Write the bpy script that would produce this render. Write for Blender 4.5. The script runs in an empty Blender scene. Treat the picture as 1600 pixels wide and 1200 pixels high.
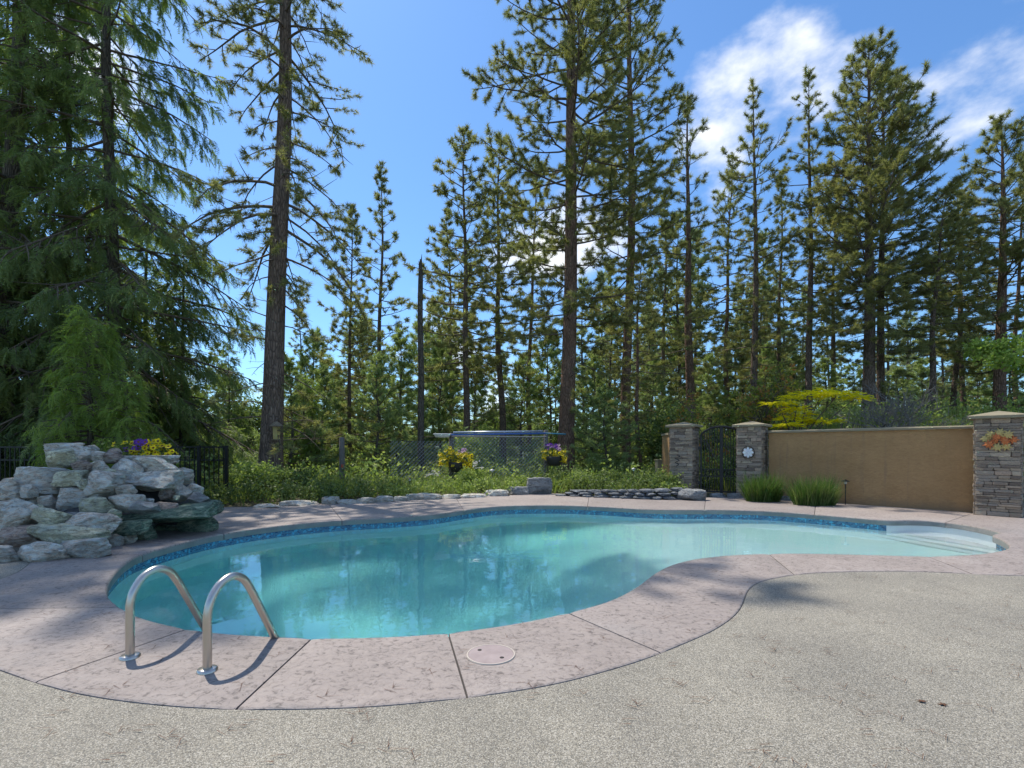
import bpy, math, random
import numpy as np
from mathutils import Vector, Matrix, noise as mnoise
from mathutils.geometry import delaunay_2d_cdt

# ------------------------------------------------------------------ camera, sky, sun
sc = bpy.context.scene
COL = sc.collection
FOC, CAMH, HOR = 765.0, 1.25, 702.0          # focal length (photo px), eye height (m), horizon row (photo px)
cam_d = bpy.data.cameras.new('camera')
cam = bpy.data.objects.new('camera', cam_d)
COL.objects.link(cam)
cam.location = (0, 0, CAMH)
cam.rotation_euler = (math.pi / 2, 0, 0)
cam_d.sensor_width = 36
cam_d.lens = 36 * FOC / 1600
cam_d.shift_y = (HOR - 600) / 1600
cam_d.clip_start = 0.05
cam_d.clip_end = 3000
sc.camera = cam

SUN_TO = Vector((0.36, -0.42, -1.0)).normalized()      # direction the light travels
SUN_EL = math.asin(-SUN_TO.z)
SUN_AZ = math.atan2(-SUN_TO.x, -SUN_TO.y)              # from +Y, clockwise towards +X

def link(nt, a, b): nt.links.new(a, b)

w = bpy.data.worlds.new('World'); sc.world = w; w.use_nodes = True
nt = w.node_tree
bg = nt.nodes['Background']
sky = nt.nodes.new('ShaderNodeTexSky'); sky.sky_type = 'NISHITA'; sky.sun_disc = False
sky.sun_elevation = SUN_EL; sky.sun_rotation = SUN_AZ
sky.air_density = 1.0; sky.dust_density = 0.4; sky.ozone_density = 1.6
tc = nt.nodes.new('ShaderNodeTexCoord')
def wmath(op, a, b=None, c=None, clamp=False):
    n = nt.nodes.new('ShaderNodeMath'); n.operation = op; n.use_clamp = clamp
    for i, v in enumerate((a, b, c)):
        if v is None: continue
        if isinstance(v, (int, float)): n.inputs[i].default_value = v
        else: nt.links.new(v, n.inputs[i])
    return n.outputs[0]
# cloud layer: fractal noise over the sky direction, thicker round a few cumulus banks
nz = nt.nodes.new('ShaderNodeTexNoise'); nz.inputs['Scale'].default_value = 3.6
nz.inputs['Detail'].default_value = 9; nz.inputs['Roughness'].default_value = 0.55
mp = nt.nodes.new('ShaderNodeMapping'); mp.inputs['Location'].default_value = (5.2, 2.4, 0.6)
mp.inputs['Scale'].default_value = (1, 1, 1.7)
link(nt, tc.outputs['Generated'], mp.inputs[0]); link(nt, mp.outputs[0], nz.inputs['Vector'])
acc = wmath('MULTIPLY', nz.outputs[0], 1.0)
BANKS = [((.44, 1, .68), .12, .13), ((.60, 1, .68), .13, .15), ((.88, 1, .76), .17, .16), ((.95, 1, .66), .10, .10), ((.03, 1, .55), .15, .18),
         ((-.22, 1, .40), .08, .12), ((-1.6, 1, .62), .25, .2), ((.42, 1, .52), .07, .14), ((-.2, 1, .75), .3, -.16), ((-.55, 1, .35), .3, -.12), ((.3, 1, .95), .25, -.12), ((.75, 1, .42), .28, -.14), ((.40, 1, .45), .22, -.22), ((.97, 1, .50), .2, -.12)]
for d, rad, amt in BANKS:
    dv = Vector(d).normalized()
    vm = nt.nodes.new('ShaderNodeVectorMath'); vm.operation = 'DISTANCE'
    link(nt, tc.outputs['Generated'], vm.inputs[0]); vm.inputs[1].default_value = dv
    f = wmath('SUBTRACT', 1.0, wmath('DIVIDE', vm.outputs['Value'], rad * 1.25), clamp=True)
    acc = wmath('ADD', acc, wmath('MULTIPLY', f, amt))
mr = nt.nodes.new('ShaderNodeMapRange'); mr.interpolation_type = 'SMOOTHSTEP'
mr.inputs['From Min'].default_value = 0.505; mr.inputs['From Max'].default_value = 0.70
link(nt, acc, mr.inputs['Value'])
mixc = nt.nodes.new('ShaderNodeMix'); mixc.data_type = 'RGBA'
tintn = nt.nodes.new('ShaderNodeMix'); tintn.data_type = 'RGBA'; tintn.blend_type = 'MULTIPLY'
tintn.inputs[0].default_value = 1.0
link(nt, sky.outputs[0], tintn.inputs[6]); tintn.inputs[7].default_value = (0.54, 0.77, 0.97, 1)
link(nt, tintn.outputs[2], mixc.inputs[6])
mixc.inputs[7].default_value = (6.0, 6.05, 6.1, 1)
link(nt, wmath('MULTIPLY', mr.outputs[0], 0.93), mixc.inputs[0])
link(nt, mixc.outputs[2], bg.inputs[0])
bg.inputs[1].default_value = 0.115

sun_d = bpy.data.lights.new('sun', 'SUN'); sun_d.energy = 2.75; sun_d.angle = math.radians(0.55)
sun_d.color = (1.0, 0.94, 0.84)
sun = bpy.data.objects.new('sun', sun_d); COL.objects.link(sun)
sun.rotation_euler = SUN_TO.to_track_quat('-Z', 'Y').to_euler(); sun.location = (-8, 10, 30)

vs = sc.view_settings
vs.view_transform = 'Standard'; vs.look = 'None'; vs.gamma = 1.0; vs.use_curve_mapping = False
vs.exposure = 0.88
sc.cycles.use_denoising = True
sc.cycles.max_bounces = 10; sc.cycles.transparent_max_bounces = 8
sc.cycles.caustics_refractive = True; sc.cycles.caustics_reflective = False
sc.cycles.sample_clamp_indirect = 60

# ------------------------------------------------------------------ helpers
rnd = random.Random(7)
def G(x, y, z=0.0):                       # photo pixel -> point on the level z
    Y = FOC * (CAMH - z) / (y - HOR)
    return Vector(((x - 800) / FOC * Y, Y, z))
def P(x, y, Y):                           # photo pixel at a known depth
    return Vector(((x - 800) / FOC * Y, Y, CAMH + (HOR - y) / FOC * Y))

def tag(o, label=None, cat=None, group=None, kind=None):
    if label: o['label'] = label
    if cat: o['category'] = cat
    if group: o['group'] = group
    if kind: o['kind'] = kind
    return o
def empty(name, loc=(0, 0, 0), rz=0.0, parent=None):
    o = bpy.data.objects.new(name, None); COL.objects.link(o)
    o.location = loc; o.rotation_euler = (0, 0, rz); o.empty_display_size = 0.1
    if parent: o.parent = parent
    return o
def mobj(name, me, mat=None, parent=None, loc=None):
    o = bpy.data.objects.new(name, me); COL.objects.link(o)
    if mat is not None and not me.materials: me.materials.append(mat)
    if parent: o.parent = parent
    if loc is not None: o.location = loc
    return o

class MB:                                 # collects polygons for one mesh
    def __init__(s): s.v = []; s.f = []; s.uv = None
    def add(s, vs_, fs):
        b = len(s.v); s.v.extend([tuple(p) for p in vs_]); s.f.extend([tuple(i + b for i in f) for f in fs]); return b
    def box(s, x0, x1, y0, y1, z0, z1):
        s.add([(x0,y0,z0),(x1,y0,z0),(x1,y1,z0),(x0,y1,z0),(x0,y0,z1),(x1,y0,z1),(x1,y1,z1),(x0,y1,z1)],
              [(0,3,2,1),(4,5,6,7),(0,1,5,4),(1,2,6,5),(2,3,7,6),(3,0,4,7)])
    def tube(s, pts, radii, sides=8, caps=True):
        pts = [Vector(p) for p in pts]
        if not hasattr(radii, '__len__'): radii = [radii] * len(pts)
        n = len(pts); prev = None; vv = []
        for i, p in enumerate(pts):
            t = (pts[min(i+1, n-1)] - pts[max(i-1, 0)])
            if t.length < 1e-9: t = Vector((0, 0, 1))
            t.normalize()
            if prev is None:
                a = Vector((1, 0, 0)) if abs(t.x) < .8 else Vector((0, 1, 0))
                u = t.cross(a).normalized()
            else:
                u = (prev - t * prev.dot(t)).normalized()
            prev = u; q = t.cross(u)
            for k in range(sides):
                an = 2 * math.pi * k / sides
                vv.append(p + (u * math.cos(an) + q * math.sin(an)) * radii[i])
        ff = []
        for i in range(n - 1):
            for k in range(sides):
                a = i * sides + k; b = i * sides + (k + 1) % sides
                ff.append((a, b, b + sides, a + sides))
        if caps:
            ff.append(tuple(range(sides - 1, -1, -1))); ff.append(tuple((n - 1) * sides + k for k in range(sides)))
        s.add(vv, ff)
    def lathe(s, prof, sides=16, c=(0, 0, 0)):
        c = Vector(c); vv = []
        for r, z in prof:
            for k in range(sides):
                an = 2 * math.pi * k / sides
                vv.append(c + Vector((r * math.cos(an), r * math.sin(an), z)))
        ff = []
        for i in range(len(prof) - 1):
            for k in range(sides):
                a = i * sides + k; b = i * sides + (k + 1) % sides
                ff.append((a, b, b + sides, a + sides))
        s.add(vv, ff)
    def mesh(s, name, smooth=False):
        me = bpy.data.meshes.new(name); me.from_pydata(s.v, [], s.f)
        if smooth: me.polygons.foreach_set('use_smooth', [True] * len(me.polygons))
        me.update(); return me
    def build(s, name, mat, parent=None, loc=None, smooth=False):
        return mobj(name, s.mesh(name, smooth), mat, parent, loc)

def tri_mesh(name, V, tint=None, smooth=False):
    """V: (n,3,3) triangle soup"""
    n = len(V); me = bpy.data.meshes.new(name)
    me.vertices.add(n * 3); me.vertices.foreach_set('co', V.reshape(-1).astype(np.float32))
    me.loops.add(n * 3); me.loops.foreach_set('vertex_index', np.arange(n * 3, dtype=np.int32))
    me.polygons.add(n); me.polygons.foreach_set('loop_start', np.arange(0, n * 3, 3, dtype=np.int32))
    me.update(calc_edges=True)
    if tint is not None:
        a = me.attributes.new('tint', 'FLOAT', 'FACE'); a.data.foreach_set('value', tint.astype(np.float32))
    return me

def crom(pts, per=8, closed=True):        # Catmull-Rom through 2D/3D points
    pts = [Vector(p) for p in pts]; n = len(pts); out = []
    for i in range(n if closed else n - 1):
        if closed: p0, p1, p2, p3 = pts[i-1], pts[i], pts[(i+1) % n], pts[(i+2) % n]
        else: p0, p1, p2, p3 = pts[max(i-1,0)], pts[i], pts[i+1], pts[min(i+2,n-1)]
        for k in range(per):
            t = k / per
            out.append(0.5 * ((2*p1) + (p2-p0)*t + (2*p0-5*p1+4*p2-p3)*t*t + (3*p1-p0-3*p2+p3)*t*t*t))
    if not closed: out.append(pts[-1].copy())
    return out

# ------------------------------------------------------------------ materials
def newmat(name):
    m = bpy.data.materials.new(name); m.use_nodes = True
    nt = m.node_tree; return m, nt, nt.nodes['Principled BSDF'], nt.nodes['Material Output']
def ramp(nt, fac, cols, interp='LINEAR'):
    r = nt.nodes.new('ShaderNodeValToRGB'); e = r.color_ramp; e.interpolation = interp
    while len(e.elements) > 1: e.elements.remove(e.elements[-1])
    e.elements[0].position = cols[0][0]; e.elements[0].color = (*cols[0][1], 1)
    for p, c in cols[1:]:
        el = e.elements.new(p); el.color = (*c, 1)
    nt.links.new(fac, r.inputs[0]); return r.outputs[0]
def coords(nt, scale=(1, 1, 1), rand=False, kind='Object', rot=(0, 0, 0)):
    t = nt.nodes.new('ShaderNodeTexCoord'); m = nt.nodes.new('ShaderNodeMapping')
    m.inputs['Scale'].default_value = scale; m.inputs['Rotation'].default_value = rot
    nt.links.new(t.outputs[kind], m.inputs[0])
    if rand:
        oi = nt.nodes.new('ShaderNodeObjectInfo'); mu = nt.nodes.new('ShaderNodeMath'); mu.operation = 'MULTIPLY'
        mu.inputs[1].default_value = 37.0; nt.links.new(oi.outputs['Random'], mu.inputs[0])
        ad = nt.nodes.new('ShaderNodeVectorMath'); ad.operation = 'ADD'
        nt.links.new(m.outputs[0], ad.inputs[0]); nt.links.new(mu.outputs[0], ad.inputs[1]); return ad.outputs[0]
    return m.outputs[0]
def noisen(nt, vec, scale, detail=4, rough=.55, dist=0.0):
    n = nt.nodes.new('ShaderNodeTexNoise'); n.inputs['Scale'].default_value = scale
    n.inputs['Detail'].default_value = detail; n.inputs['Roughness'].default_value = rough
    n.inputs['Distortion'].default_value = dist
    nt.links.new(vec, n.inputs['Vector']); return n.outputs[0]
def voron(nt, vec, scale, feature='F1', out='Distance', rand=1.0):
    n = nt.nodes.new('ShaderNodeTexVoronoi'); n.feature = feature; n.inputs['Scale'].default_value = scale
    n.inputs['Randomness'].default_value = rand
    nt.links.new(vec, n.inputs['Vector']); return n.outputs[out]
def mixcol(nt, fac, a, b, blend='MIX'):
    n = nt.nodes.new('ShaderNodeMix'); n.data_type = 'RGBA'; n.blend_type = blend
    for i, v in ((0, fac), (6, a), (7, b)):
        if isinstance(v, (int, float)): n.inputs[i].default_value = v
        elif isinstance(v, tuple): n.inputs[i].default_value = (*v, 1)
        else: nt.links.new(v, n.inputs[i])
    return n.outputs[2]
def mth(nt, op, a, b=0.0, clamp=False):
    n = nt.nodes.new('ShaderNodeMath'); n.operation = op; n.use_clamp = clamp
    for i, v in ((0, a), (1, b)):
        if isinstance(v, (int, float)): n.inputs[i].default_value = v
        else: nt.links.new(v, n.inputs[i])
    return n.outputs[0]
def bump(nt, b, h, strength=.3, dist=.02, normal=None):
    n = nt.nodes.new('ShaderNodeBump'); n.inputs['Strength'].default_value = strength; n.inputs['Distance'].default_value = dist
    nt.links.new(h, n.inputs['Height'])
    if normal is not None: nt.links.new(normal, n.inputs['Normal'])
    if b is not None: nt.links.new(n.outputs[0], b.inputs['Normal'])
    return n.outputs[0]
def pmat(name, cols, scale=3.0, detail=5, rough=.8, bmp=None, stretch=(1, 1, 1), rand=False, metal=0.0, spec=.35):
    m, nt, b, o = newmat(name); v = coords(nt, stretch, rand)
    f = noisen(nt, v, scale, detail, .6)
    nt.links.new(ramp(nt, f, cols), b.inputs['Base Color'])
    b.inputs['Roughness'].default_value = rough; b.inputs['Metallic'].default_value = metal
    b.inputs['Specular IOR Level'].default_value = spec
    if bmp:
        h = noisen(nt, v, bmp[0], 6, .65); bump(nt, b, h, bmp[1], bmp[2])
    return m
def fmat(name, ca, cb, cc=None, trans=.35, rough=.6, tt=(1.35, 1.5, .75)):
    """foliage: per-tuft tint between colours, part of the light passes through"""
    m, nt, b, o = newmat(name)
    at = nt.nodes.new('ShaderNodeAttribute'); at.attribute_name = 'tint'
    cols = [(0.0, ca), (0.6, cb)] + ([(1.0, cc)] if cc else [])
    c = ramp(nt, at.outputs['Fac'], cols)
    nt.links.new(c, b.inputs['Base Color']); b.inputs['Roughness'].default_value = rough
    b.inputs['Specular IOR Level'].default_value = .3
    tr = nt.nodes.new('ShaderNodeBsdfTranslucent')
    c2 = mixcol(nt, 1.0, c, tt, 'MULTIPLY'); nt.links.new(c2, tr.inputs[0])
    mx = nt.nodes.new('ShaderNodeMixShader'); mx.inputs[0].default_value = trans
    nt.links.new(b.outputs[0], mx.inputs[1]); nt.links.new(tr.outputs[0], mx.inputs[2])
    nt.links.new(mx.outputs[0], o.inputs[0]); return m
M = {}
# exposed aggregate: a pebble surface
def mat_aggregate():
    m, nt, b, o = newmat('exposed_aggregate'); v = coords(nt, kind='Object')
    peb = voron(nt, v, 190, out='Color')
    sep = nt.nodes.new('ShaderNodeSeparateColor'); nt.links.new(peb, sep.inputs[0])
    c = ramp(nt, sep.outputs[0], [(0, (.10,.088,.07)), (.18, (.215,.19,.15)), (.45, (.31,.28,.222)), (.75, (.385,.35,.285)), (1, (.52,.48,.41))])
    d = voron(nt, v, 190)
    c = mixcol(nt, ramp(nt, d, [(.45, (0,0,0)), (.75, (1,1,1))]), c, (.19,.18,.155))
    big = noisen(nt, v, 1.3, 6, .6)
    c = mixcol(nt, 1.0, c, ramp(nt, big, [(.3, (.80,.80,.80)), (.7, (1.1,1.09,1.06))]), 'MULTIPLY')
    st = noisen(nt, v, 5, 3, .6)
    c = mixcol(nt, mth(nt, 'MULTIPLY', ramp(nt, st, [(.62, (0,0,0)), (.75, (1,1,1))]), .25), c, (.14,.13,.115))
    dm = noisen(nt, v, .7, 5, .62, .6)
    c = mixcol(nt, mth(nt, 'MULTIPLY', ramp(nt, dm, [(.55, (0,0,0)), (.66, (1,1,1))]), .22), c, (.17,.155,.13))
    nt.links.new(c, b.inputs['Base Color']); b.inputs['Roughness'].default_value = .8
    b.inputs['Specular IOR Level'].default_value = .3
    h = mth(nt, 'SUBTRACT', 1.0, d); bump(nt, b, h, .5, .005); return m
M['aggregate'] = mat_aggregate()
def mat_stamped():
    m, nt, b, o = newmat('stamped_concrete'); v = coords(nt, rand=True)
    big = noisen(nt, v, 1.1, 8, .62, .4); fine = noisen(nt, v, 24, 9, .72, .8)
    c = ramp(nt, big, [(.25, (.28,.238,.212)), (.5, (.33,.28,.25)), (.75, (.385,.333,.30))])
    c = mixcol(nt, 1.0, c, ramp(nt, fine, [(.36, (.45,.44,.44)), (.47, (.97,.97,.97)), (.7, (1.16,1.15,1.14))]), 'MULTIPLY')
    # slate-like cleft lines
    vv = coords(nt, (1, 2.2, 1), True, rot=(0, 0, .5))
    wv = noisen(nt, vv, 3.2, 9, .72, 1.3)
    ridge = mth(nt, 'ABSOLUTE', mth(nt, 'SUBTRACT', wv, .5))
    line = ramp(nt, ridge, [(0.0, (1,1,1)), (.012, (0,0,0))])
    msk = ramp(nt, noisen(nt, v, 2.3, 3), [(.5, (0,0,0)), (.6, (1,1,1))])
    lm = mixcol(nt, 1.0, line, msk, 'MULTIPLY')
    c = mixcol(nt, mth(nt, 'MULTIPLY', lm, .75), c, (.085,.068,.062))
    oi = nt.nodes.new('ShaderNodeObjectInfo'); c = mixcol(nt, 1.0, c, ramp(nt, oi.outputs['Random'], [(0, (.90,.90,.91)), (1, (1.07,1.06,1.05))]), 'MULTIPLY')
    blot = noisen(nt, v, .55, 4, .6, .5)
    c = mixcol(nt, mth(nt, 'MULTIPLY', ramp(nt, blot, [(.6, (0,0,0)), (.72, (1,1,1))]), .32), c, (.22,.22,.215))
    nt.links.new(c, b.inputs['Base Color'])
    b.inputs['Roughness'].default_value = .62; b.inputs['Specular IOR Level'].default_value = .35
    n1 = bump(nt, None, fine, .6, .014); n2 = bump(nt, None, wv, .5, .03, n1); bump(nt, b, lm, -.4, .01, n2); return m
M['stamped'] = mat_stamped()
M['grout'] = pmat('joint_filler', [(0, (.05,.045,.042)), (1, (.085,.075,.07))], 20, rough=.95)
M['coping_face'] = pmat('coping_edge_concrete', [(.3, (.20,.20,.185)), (.7, (.30,.29,.27))], 4, rough=.75, bmp=(30, .3, .01))
def mat_plaster():
    m, nt, b, o = newmat('pool_plaster'); v = coords(nt)
    f = noisen(nt, v, 1.2, 4)
    nt.links.new(ramp(nt, f, [(.3, (.74,.86,.85)), (.7, (.79,.89,.88))]), b.inputs['Base Color']); b.inputs['Roughness'].default_value = .6
    return m
M['plaster'] = mat_plaster()
M['step'] = pmat('white_step_shell', [(.3, (.76,.80,.80)), (.7, (.82,.85,.85))], 2, rough=.4)
def mat_tile():
    m, nt, b, o = newmat('blue_mosaic_tile'); v = coords(nt, (1, 1, 1), kind='UV')
    br = nt.nodes.new('ShaderNodeTexBrick'); nt.links.new(v, br.inputs['Vector'])
    br.inputs['Scale'].default_value = 1.0; br.inputs['Brick Width'].default_value = .052; br.inputs['Row Height'].default_value = .025
    br.inputs['Mortar Size'].default_value = .002; br.inputs['Bias'].default_value = -.1
    br.inputs['Color1'].default_value = (.022,.085,.20,1); br.inputs['Color2'].default_value = (.06,.24,.40,1); br.inputs['Mortar'].default_value = (.20,.32,.37,1)
    f = voron(nt, v, 34, out='Color'); sp = nt.nodes.new('ShaderNodeSeparateColor'); nt.links.new(f, sp.inputs[0])
    c = mixcol(nt, ramp(nt, sp.outputs[0], [(.80, (0,0,0)), (.86, (1,1,1))]), br.outputs[0], (.10,.42,.62))
    nt.links.new(c, b.inputs['Base Color']); b.inputs['Roughness'].default_value = .18
    return m
M['tile'] = mat_tile()
def mat_water():
    m, nt, b, o = newmat('pool_water'); nt.nodes.remove(b)
    g = nt.nodes.new('ShaderNodeBsdfGlass'); g.inputs['IOR'].default_value = 1.333; g.inputs['Roughness'].default_value = 0.0
    v = coords(nt, (1, 1, 1)); r1 = noisen(nt, v, 1.3, 2, .5, .3); r2 = noisen(nt, v, 6.0, 2, .5, .2)
    bp = nt.nodes.new('ShaderNodeBump'); bp.inputs['Strength'].default_value = .15; bp.inputs['Distance'].default_value = .03
    nt.links.new(mth(nt, 'ADD', r1, mth(nt, 'MULTIPLY', r2, .22)), bp.inputs['Height']); nt.links.new(bp.outputs[0], g.inputs['Normal'])
    nt.links.new(g.outputs[0], o.inputs[0])
    va = nt.nodes.new('ShaderNodeVolumeAbsorption'); va.inputs['Color'].default_value = (.14,.86,.84,1); va.inputs['Density'].default_value = .31
    nt.links.new(va.outputs[0], o.inputs[1]); return m
M['water'] = mat_water()
def mat_rock(name, cols, sc_=1.0, veins=True):
    m, nt, b, o = newmat(name); v = coords(nt, (1, 1, 1), True)
    # layered schist: stretched noise gives strata, plus pale quartz veins and weathering
    vs1 = coords(nt, (1.3, 1.3, 3.6), True, rot=(.35, .28, 0)); st = noisen(nt, vs1, 5.5*sc_, 10, .75, 1.1)
    c = ramp(nt, st, cols)
    big = noisen(nt, v, 2.4*sc_, 6, .6); c = mixcol(nt, 1.0, c, ramp(nt, big, [(.3, (.62,.66,.68)), (.7, (1.25,1.24,1.2))]), 'MULTIPLY')
    if veins:
        vv = coords(nt, (1, 1, 3.2), True, rot=(.5, .3, .2)); wn = noisen(nt, vv, 2.6*sc_, 6, .6, 1.2)
        rd = mth(nt, 'ABSOLUTE', mth(nt, 'SUBTRACT', wn, .5)); ln = ramp(nt, rd, [(0, (1,1,1)), (.022, (0,0,0))])
        c = mixcol(nt, mth(nt, 'MULTIPLY', ln, .5), c, (.50,.53,.52))
    nt.links.new(c, b.inputs['Base Color']); b.inputs['Roughness'].default_value = .78; b.inputs['Specular IOR Level'].default_value = .3
    crk = coords(nt, (1, 1, 3.0), True, rot=(.2, .25, .1)); cn = noisen(nt, crk, 3.4*sc_, 8, .7, 1.0)
    cr = ramp(nt, mth(nt, 'ABSOLUTE', mth(nt, 'SUBTRACT', cn, .47)), [(0, (0,0,0)), (.016, (1,1,1))])
    c = mixcol(nt, 1.0, c, ramp(nt, cr, [(0, (.42,.42,.42)), (1, (1,1,1))]), 'MULTIPLY'); nt.links.new(c, b.inputs['Base Color'])
    fine = noisen(nt, v, 22*sc_, 8, .75); n1 = bump(nt, None, fine, .6, .025); n2 = bump(nt, None, cr, .7, .03, n1); bump(nt, b, st, 1.0, .08, n2); return m
M['rock'] = mat_rock('grey_schist', [(.34, (0.361,0.311,0.262)), (.46, (0.776,0.636,0.502)), (.54, (0.800,0.800,0.712)), (.66, (0.800,0.800,0.800))])
M['rock_green'] = mat_rock('green_grey_schist', [(.34, (0.316,0.299,0.218)), (.46, (0.628,0.585,0.398)), (.54, (0.800,0.800,0.566)), (.66, (0.800,0.800,0.756))])
M['rock_brown'] = mat_rock('brown_grey_schist', [(.34, (0.212,0.154,0.126)), (.46, (0.428,0.310,0.246)), (.54, (0.576,0.435,0.344)), (.66, (0.576,0.616,0.477))])
M['rock_dark'] = mat_rock('dark_green_grey_rock', [(.34, (0.066,0.105,0.079)), (.46, (0.156,0.228,0.166)), (.54, (0.312,0.387,0.273)), (.66, (0.556,0.544,0.408))], veins=False)  # darker, greener rock without veins, for the ledge and stones set around it
M['boulder'] = mat_rock('pale_grey_boulder', [(.25, (.20,.20,.20)), (.45, (.30,.30,.295)), (.6, (.39,.385,.375)), (.75, (.48,.47,.455))])
M['slate'] = mat_rock('dark_slate', [(.34, (0.084,0.088,0.095)), (.46, (0.168,0.175,0.189)), (.54, (0.266,0.273,0.287)), (.66, (0.378,0.385,0.399))])
M['mortar'] = pmat('dark_mortar', [(.3, (.05,.052,.052)), (.7, (.10,.10,.098))], 8, rough=.95, bmp=(25, .6, .03))
def mat_ledge():
    m, nt, b, o = newmat('ledgestone'); oi = nt.nodes.new('ShaderNodeObjectInfo'); v = coords(nt, (1, 1, 1), True)
    c = ramp(nt, oi.outputs['Random'], [(0, (.19,.15,.115)), (.25, (.32,.255,.19)), (.5, (.42,.335,.24)), (.7, (.33,.285,.235)), (.85, (.46,.345,.25)), (1, (.53,.45,.33))])
    f = noisen(nt, v, 9, 6, .65); c = mixcol(nt, 1.0, c, ramp(nt, f, [(.3, (.65,.65,.67)), (.7, (1.25,1.22,1.18))]), 'MULTIPLY')
    nt.links.new(c, b.inputs['Base Color']); b.inputs['Roughness'].default_value = .85; bump(nt, b, f, .8, .03); return m
M['ledge'] = mat_ledge()
def mat_stucco():
    m, nt, b, o = newmat('tan_stucco'); v = coords(nt)
    c = ramp(nt, noisen(nt, v, 1.6, 8, .6), [(.3, (0.338,0.200,0.090)), (.5, (0.382,0.230,0.106)), (.7, (0.419,0.257,0.120))])
    tr = noisen(nt, coords(nt, (1, 1, 2.2), rot=(0, .5, 0)), 9, 8, .7, 1.2)
    c = mixcol(nt, 1.0, c, ramp(nt, tr, [(.35, (.86,.86,.86)), (.65, (1.08,1.08,1.07))]), 'MULTIPLY')
    st = noisen(nt, coords(nt, (7, 1, .35)), 1.4, 6, .65, .3)
    c = mixcol(nt, mth(nt, 'MULTIPLY', ramp(nt, st, [(.55, (0,0,0)), (.68, (1,1,1))]), .28), c, (.17,.135,.10))
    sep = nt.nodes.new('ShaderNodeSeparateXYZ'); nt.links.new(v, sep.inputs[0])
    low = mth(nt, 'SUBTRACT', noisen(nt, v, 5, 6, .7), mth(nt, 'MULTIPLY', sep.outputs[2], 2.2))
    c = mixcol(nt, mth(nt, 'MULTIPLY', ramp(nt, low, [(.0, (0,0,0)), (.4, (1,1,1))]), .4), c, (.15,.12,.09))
    nt.links.new(c, b.inputs['Base Color']); b.inputs['Roughness'].default_value = .9; b.inputs['Specular IOR Level'].default_value = .25
    n1 = bump(nt, None, noisen(nt, v, 60, 6, .65), .4, .008); bump(nt, b, tr, .45, .02, n1); return m
M['stucco'] = mat_stucco()
M['cap'] = pmat('grey_cap_stone', [(.3, (0.229,0.193,0.125)), (.7, (0.303,0.259,0.169))], 4, 6, .85, (30, .3, .01))
M['core'] = pmat('pillar_core', [(0, (.05,.046,.043)), (1, (.08,.075,.07))], 8, rough=.95)
M['iron'] = pmat('black_iron', [(0, (.012,.012,.013)), (1, (.022,.022,.023))], 6, rough=.45)
def mat_steel():
    m, nt, b, o = newmat('brushed_stainless'); b.inputs['Base Color'].default_value = (.52,.49,.445,1)
    b.inputs['Metallic'].default_value = 1; b.inputs['Roughness'].default_value = .30; return m
M['steel'] = mat_steel()
def mat_bark(name, cols, s=1.0, st=.9):
    m, nt, b, o = newmat(name); v = coords(nt, (1, 1, .22), True)
    d = voron(nt, v, 17*s, 'DISTANCE_TO_EDGE'); f = noisen(nt, v, 9*s, 9, .7, .8)
    c = ramp(nt, f, cols); c = mixcol(nt, ramp(nt, d, [(0, (.8,.8,.8)), (.16, (0,0,0))]), c, tuple(x*.45 for x in cols[0][1]))
    nt.links.new(c, b.inputs['Base Color']); b.inputs['Roughness'].default_value = .95; b.inputs['Specular IOR Level'].default_value = .15
    h = mth(nt, 'ADD', mth(nt, 'MULTIPLY', d, 2.0), mth(nt, 'MULTIPLY', f, .5)); bump(nt, b, h, st, .05); return m
M['bark'] = mat_bark('pine_bark', [(.3, (0.122,0.089,0.069)), (.5, (0.216,0.157,0.120)), (.7, (0.348,0.256,0.194))])
M['bark_red'] = mat_bark('reddish_pine_bark', [(.3, (0.141,0.087,0.062)), (.5, (0.254,0.159,0.111)), (.7, (0.395,0.252,0.176))])
M['bark_grey'] = mat_bark('grey_bark', [(.3, (0.092,0.078,0.063)), (.5, (0.151,0.128,0.102)), (.7, (0.235,0.202,0.162))])
M['twig'] = pmat('twig_bark', [(.3, (0.090,0.070,0.051)), (.7, (0.165,0.131,0.095))], 9, rough=.95)
M['twig_grey'] = pmat('bare_grey_twig', [(.3, (.16,.145,.125)), (.7, (.26,.24,.21))], 9, rough=.9)
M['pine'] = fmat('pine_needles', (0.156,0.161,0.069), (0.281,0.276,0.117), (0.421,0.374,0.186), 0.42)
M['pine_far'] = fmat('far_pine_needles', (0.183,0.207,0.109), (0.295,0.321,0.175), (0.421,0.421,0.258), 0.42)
M['pine_young'] = fmat('young_pine_needles', (0.187,0.239,0.103), (0.316,0.376,0.163), (0.456,0.479,0.247), 0.45)
M['fir'] = fmat('fir_needles', (0.108,0.150,0.060), (0.202,0.262,0.095), (0.317,0.356,0.139), 0.4)
M['fir_fresh'] = fmat('fresh_fir_needles', (0.130,0.186,0.043), (0.221,0.301,0.062), (0.338,0.393,0.095), 0.4)
M['leaf'] = fmat('shrub_leaf', (0.142,0.192,0.055), (0.258,0.326,0.097), (0.426,0.472,0.179), .4)
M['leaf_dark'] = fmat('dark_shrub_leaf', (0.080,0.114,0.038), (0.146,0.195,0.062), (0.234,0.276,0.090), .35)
M['leaf_lime'] = fmat('lime_leaf', (0.165,0.228,0.052), (0.285,0.376,0.086), (0.418,0.490,0.149), .45)
M['leaf_yellow'] = fmat('golden_leaf', (.74,.66,.008), (.86,.78,.012), (.90,.82,.03), .5, tt=(1.1, 1.05, .4))
M['leaf_autumn'] = fmat('turning_maple_leaf', (.12,.16,.035), (.28,.28,.06), (.42,.18,.06), .45)
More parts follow.
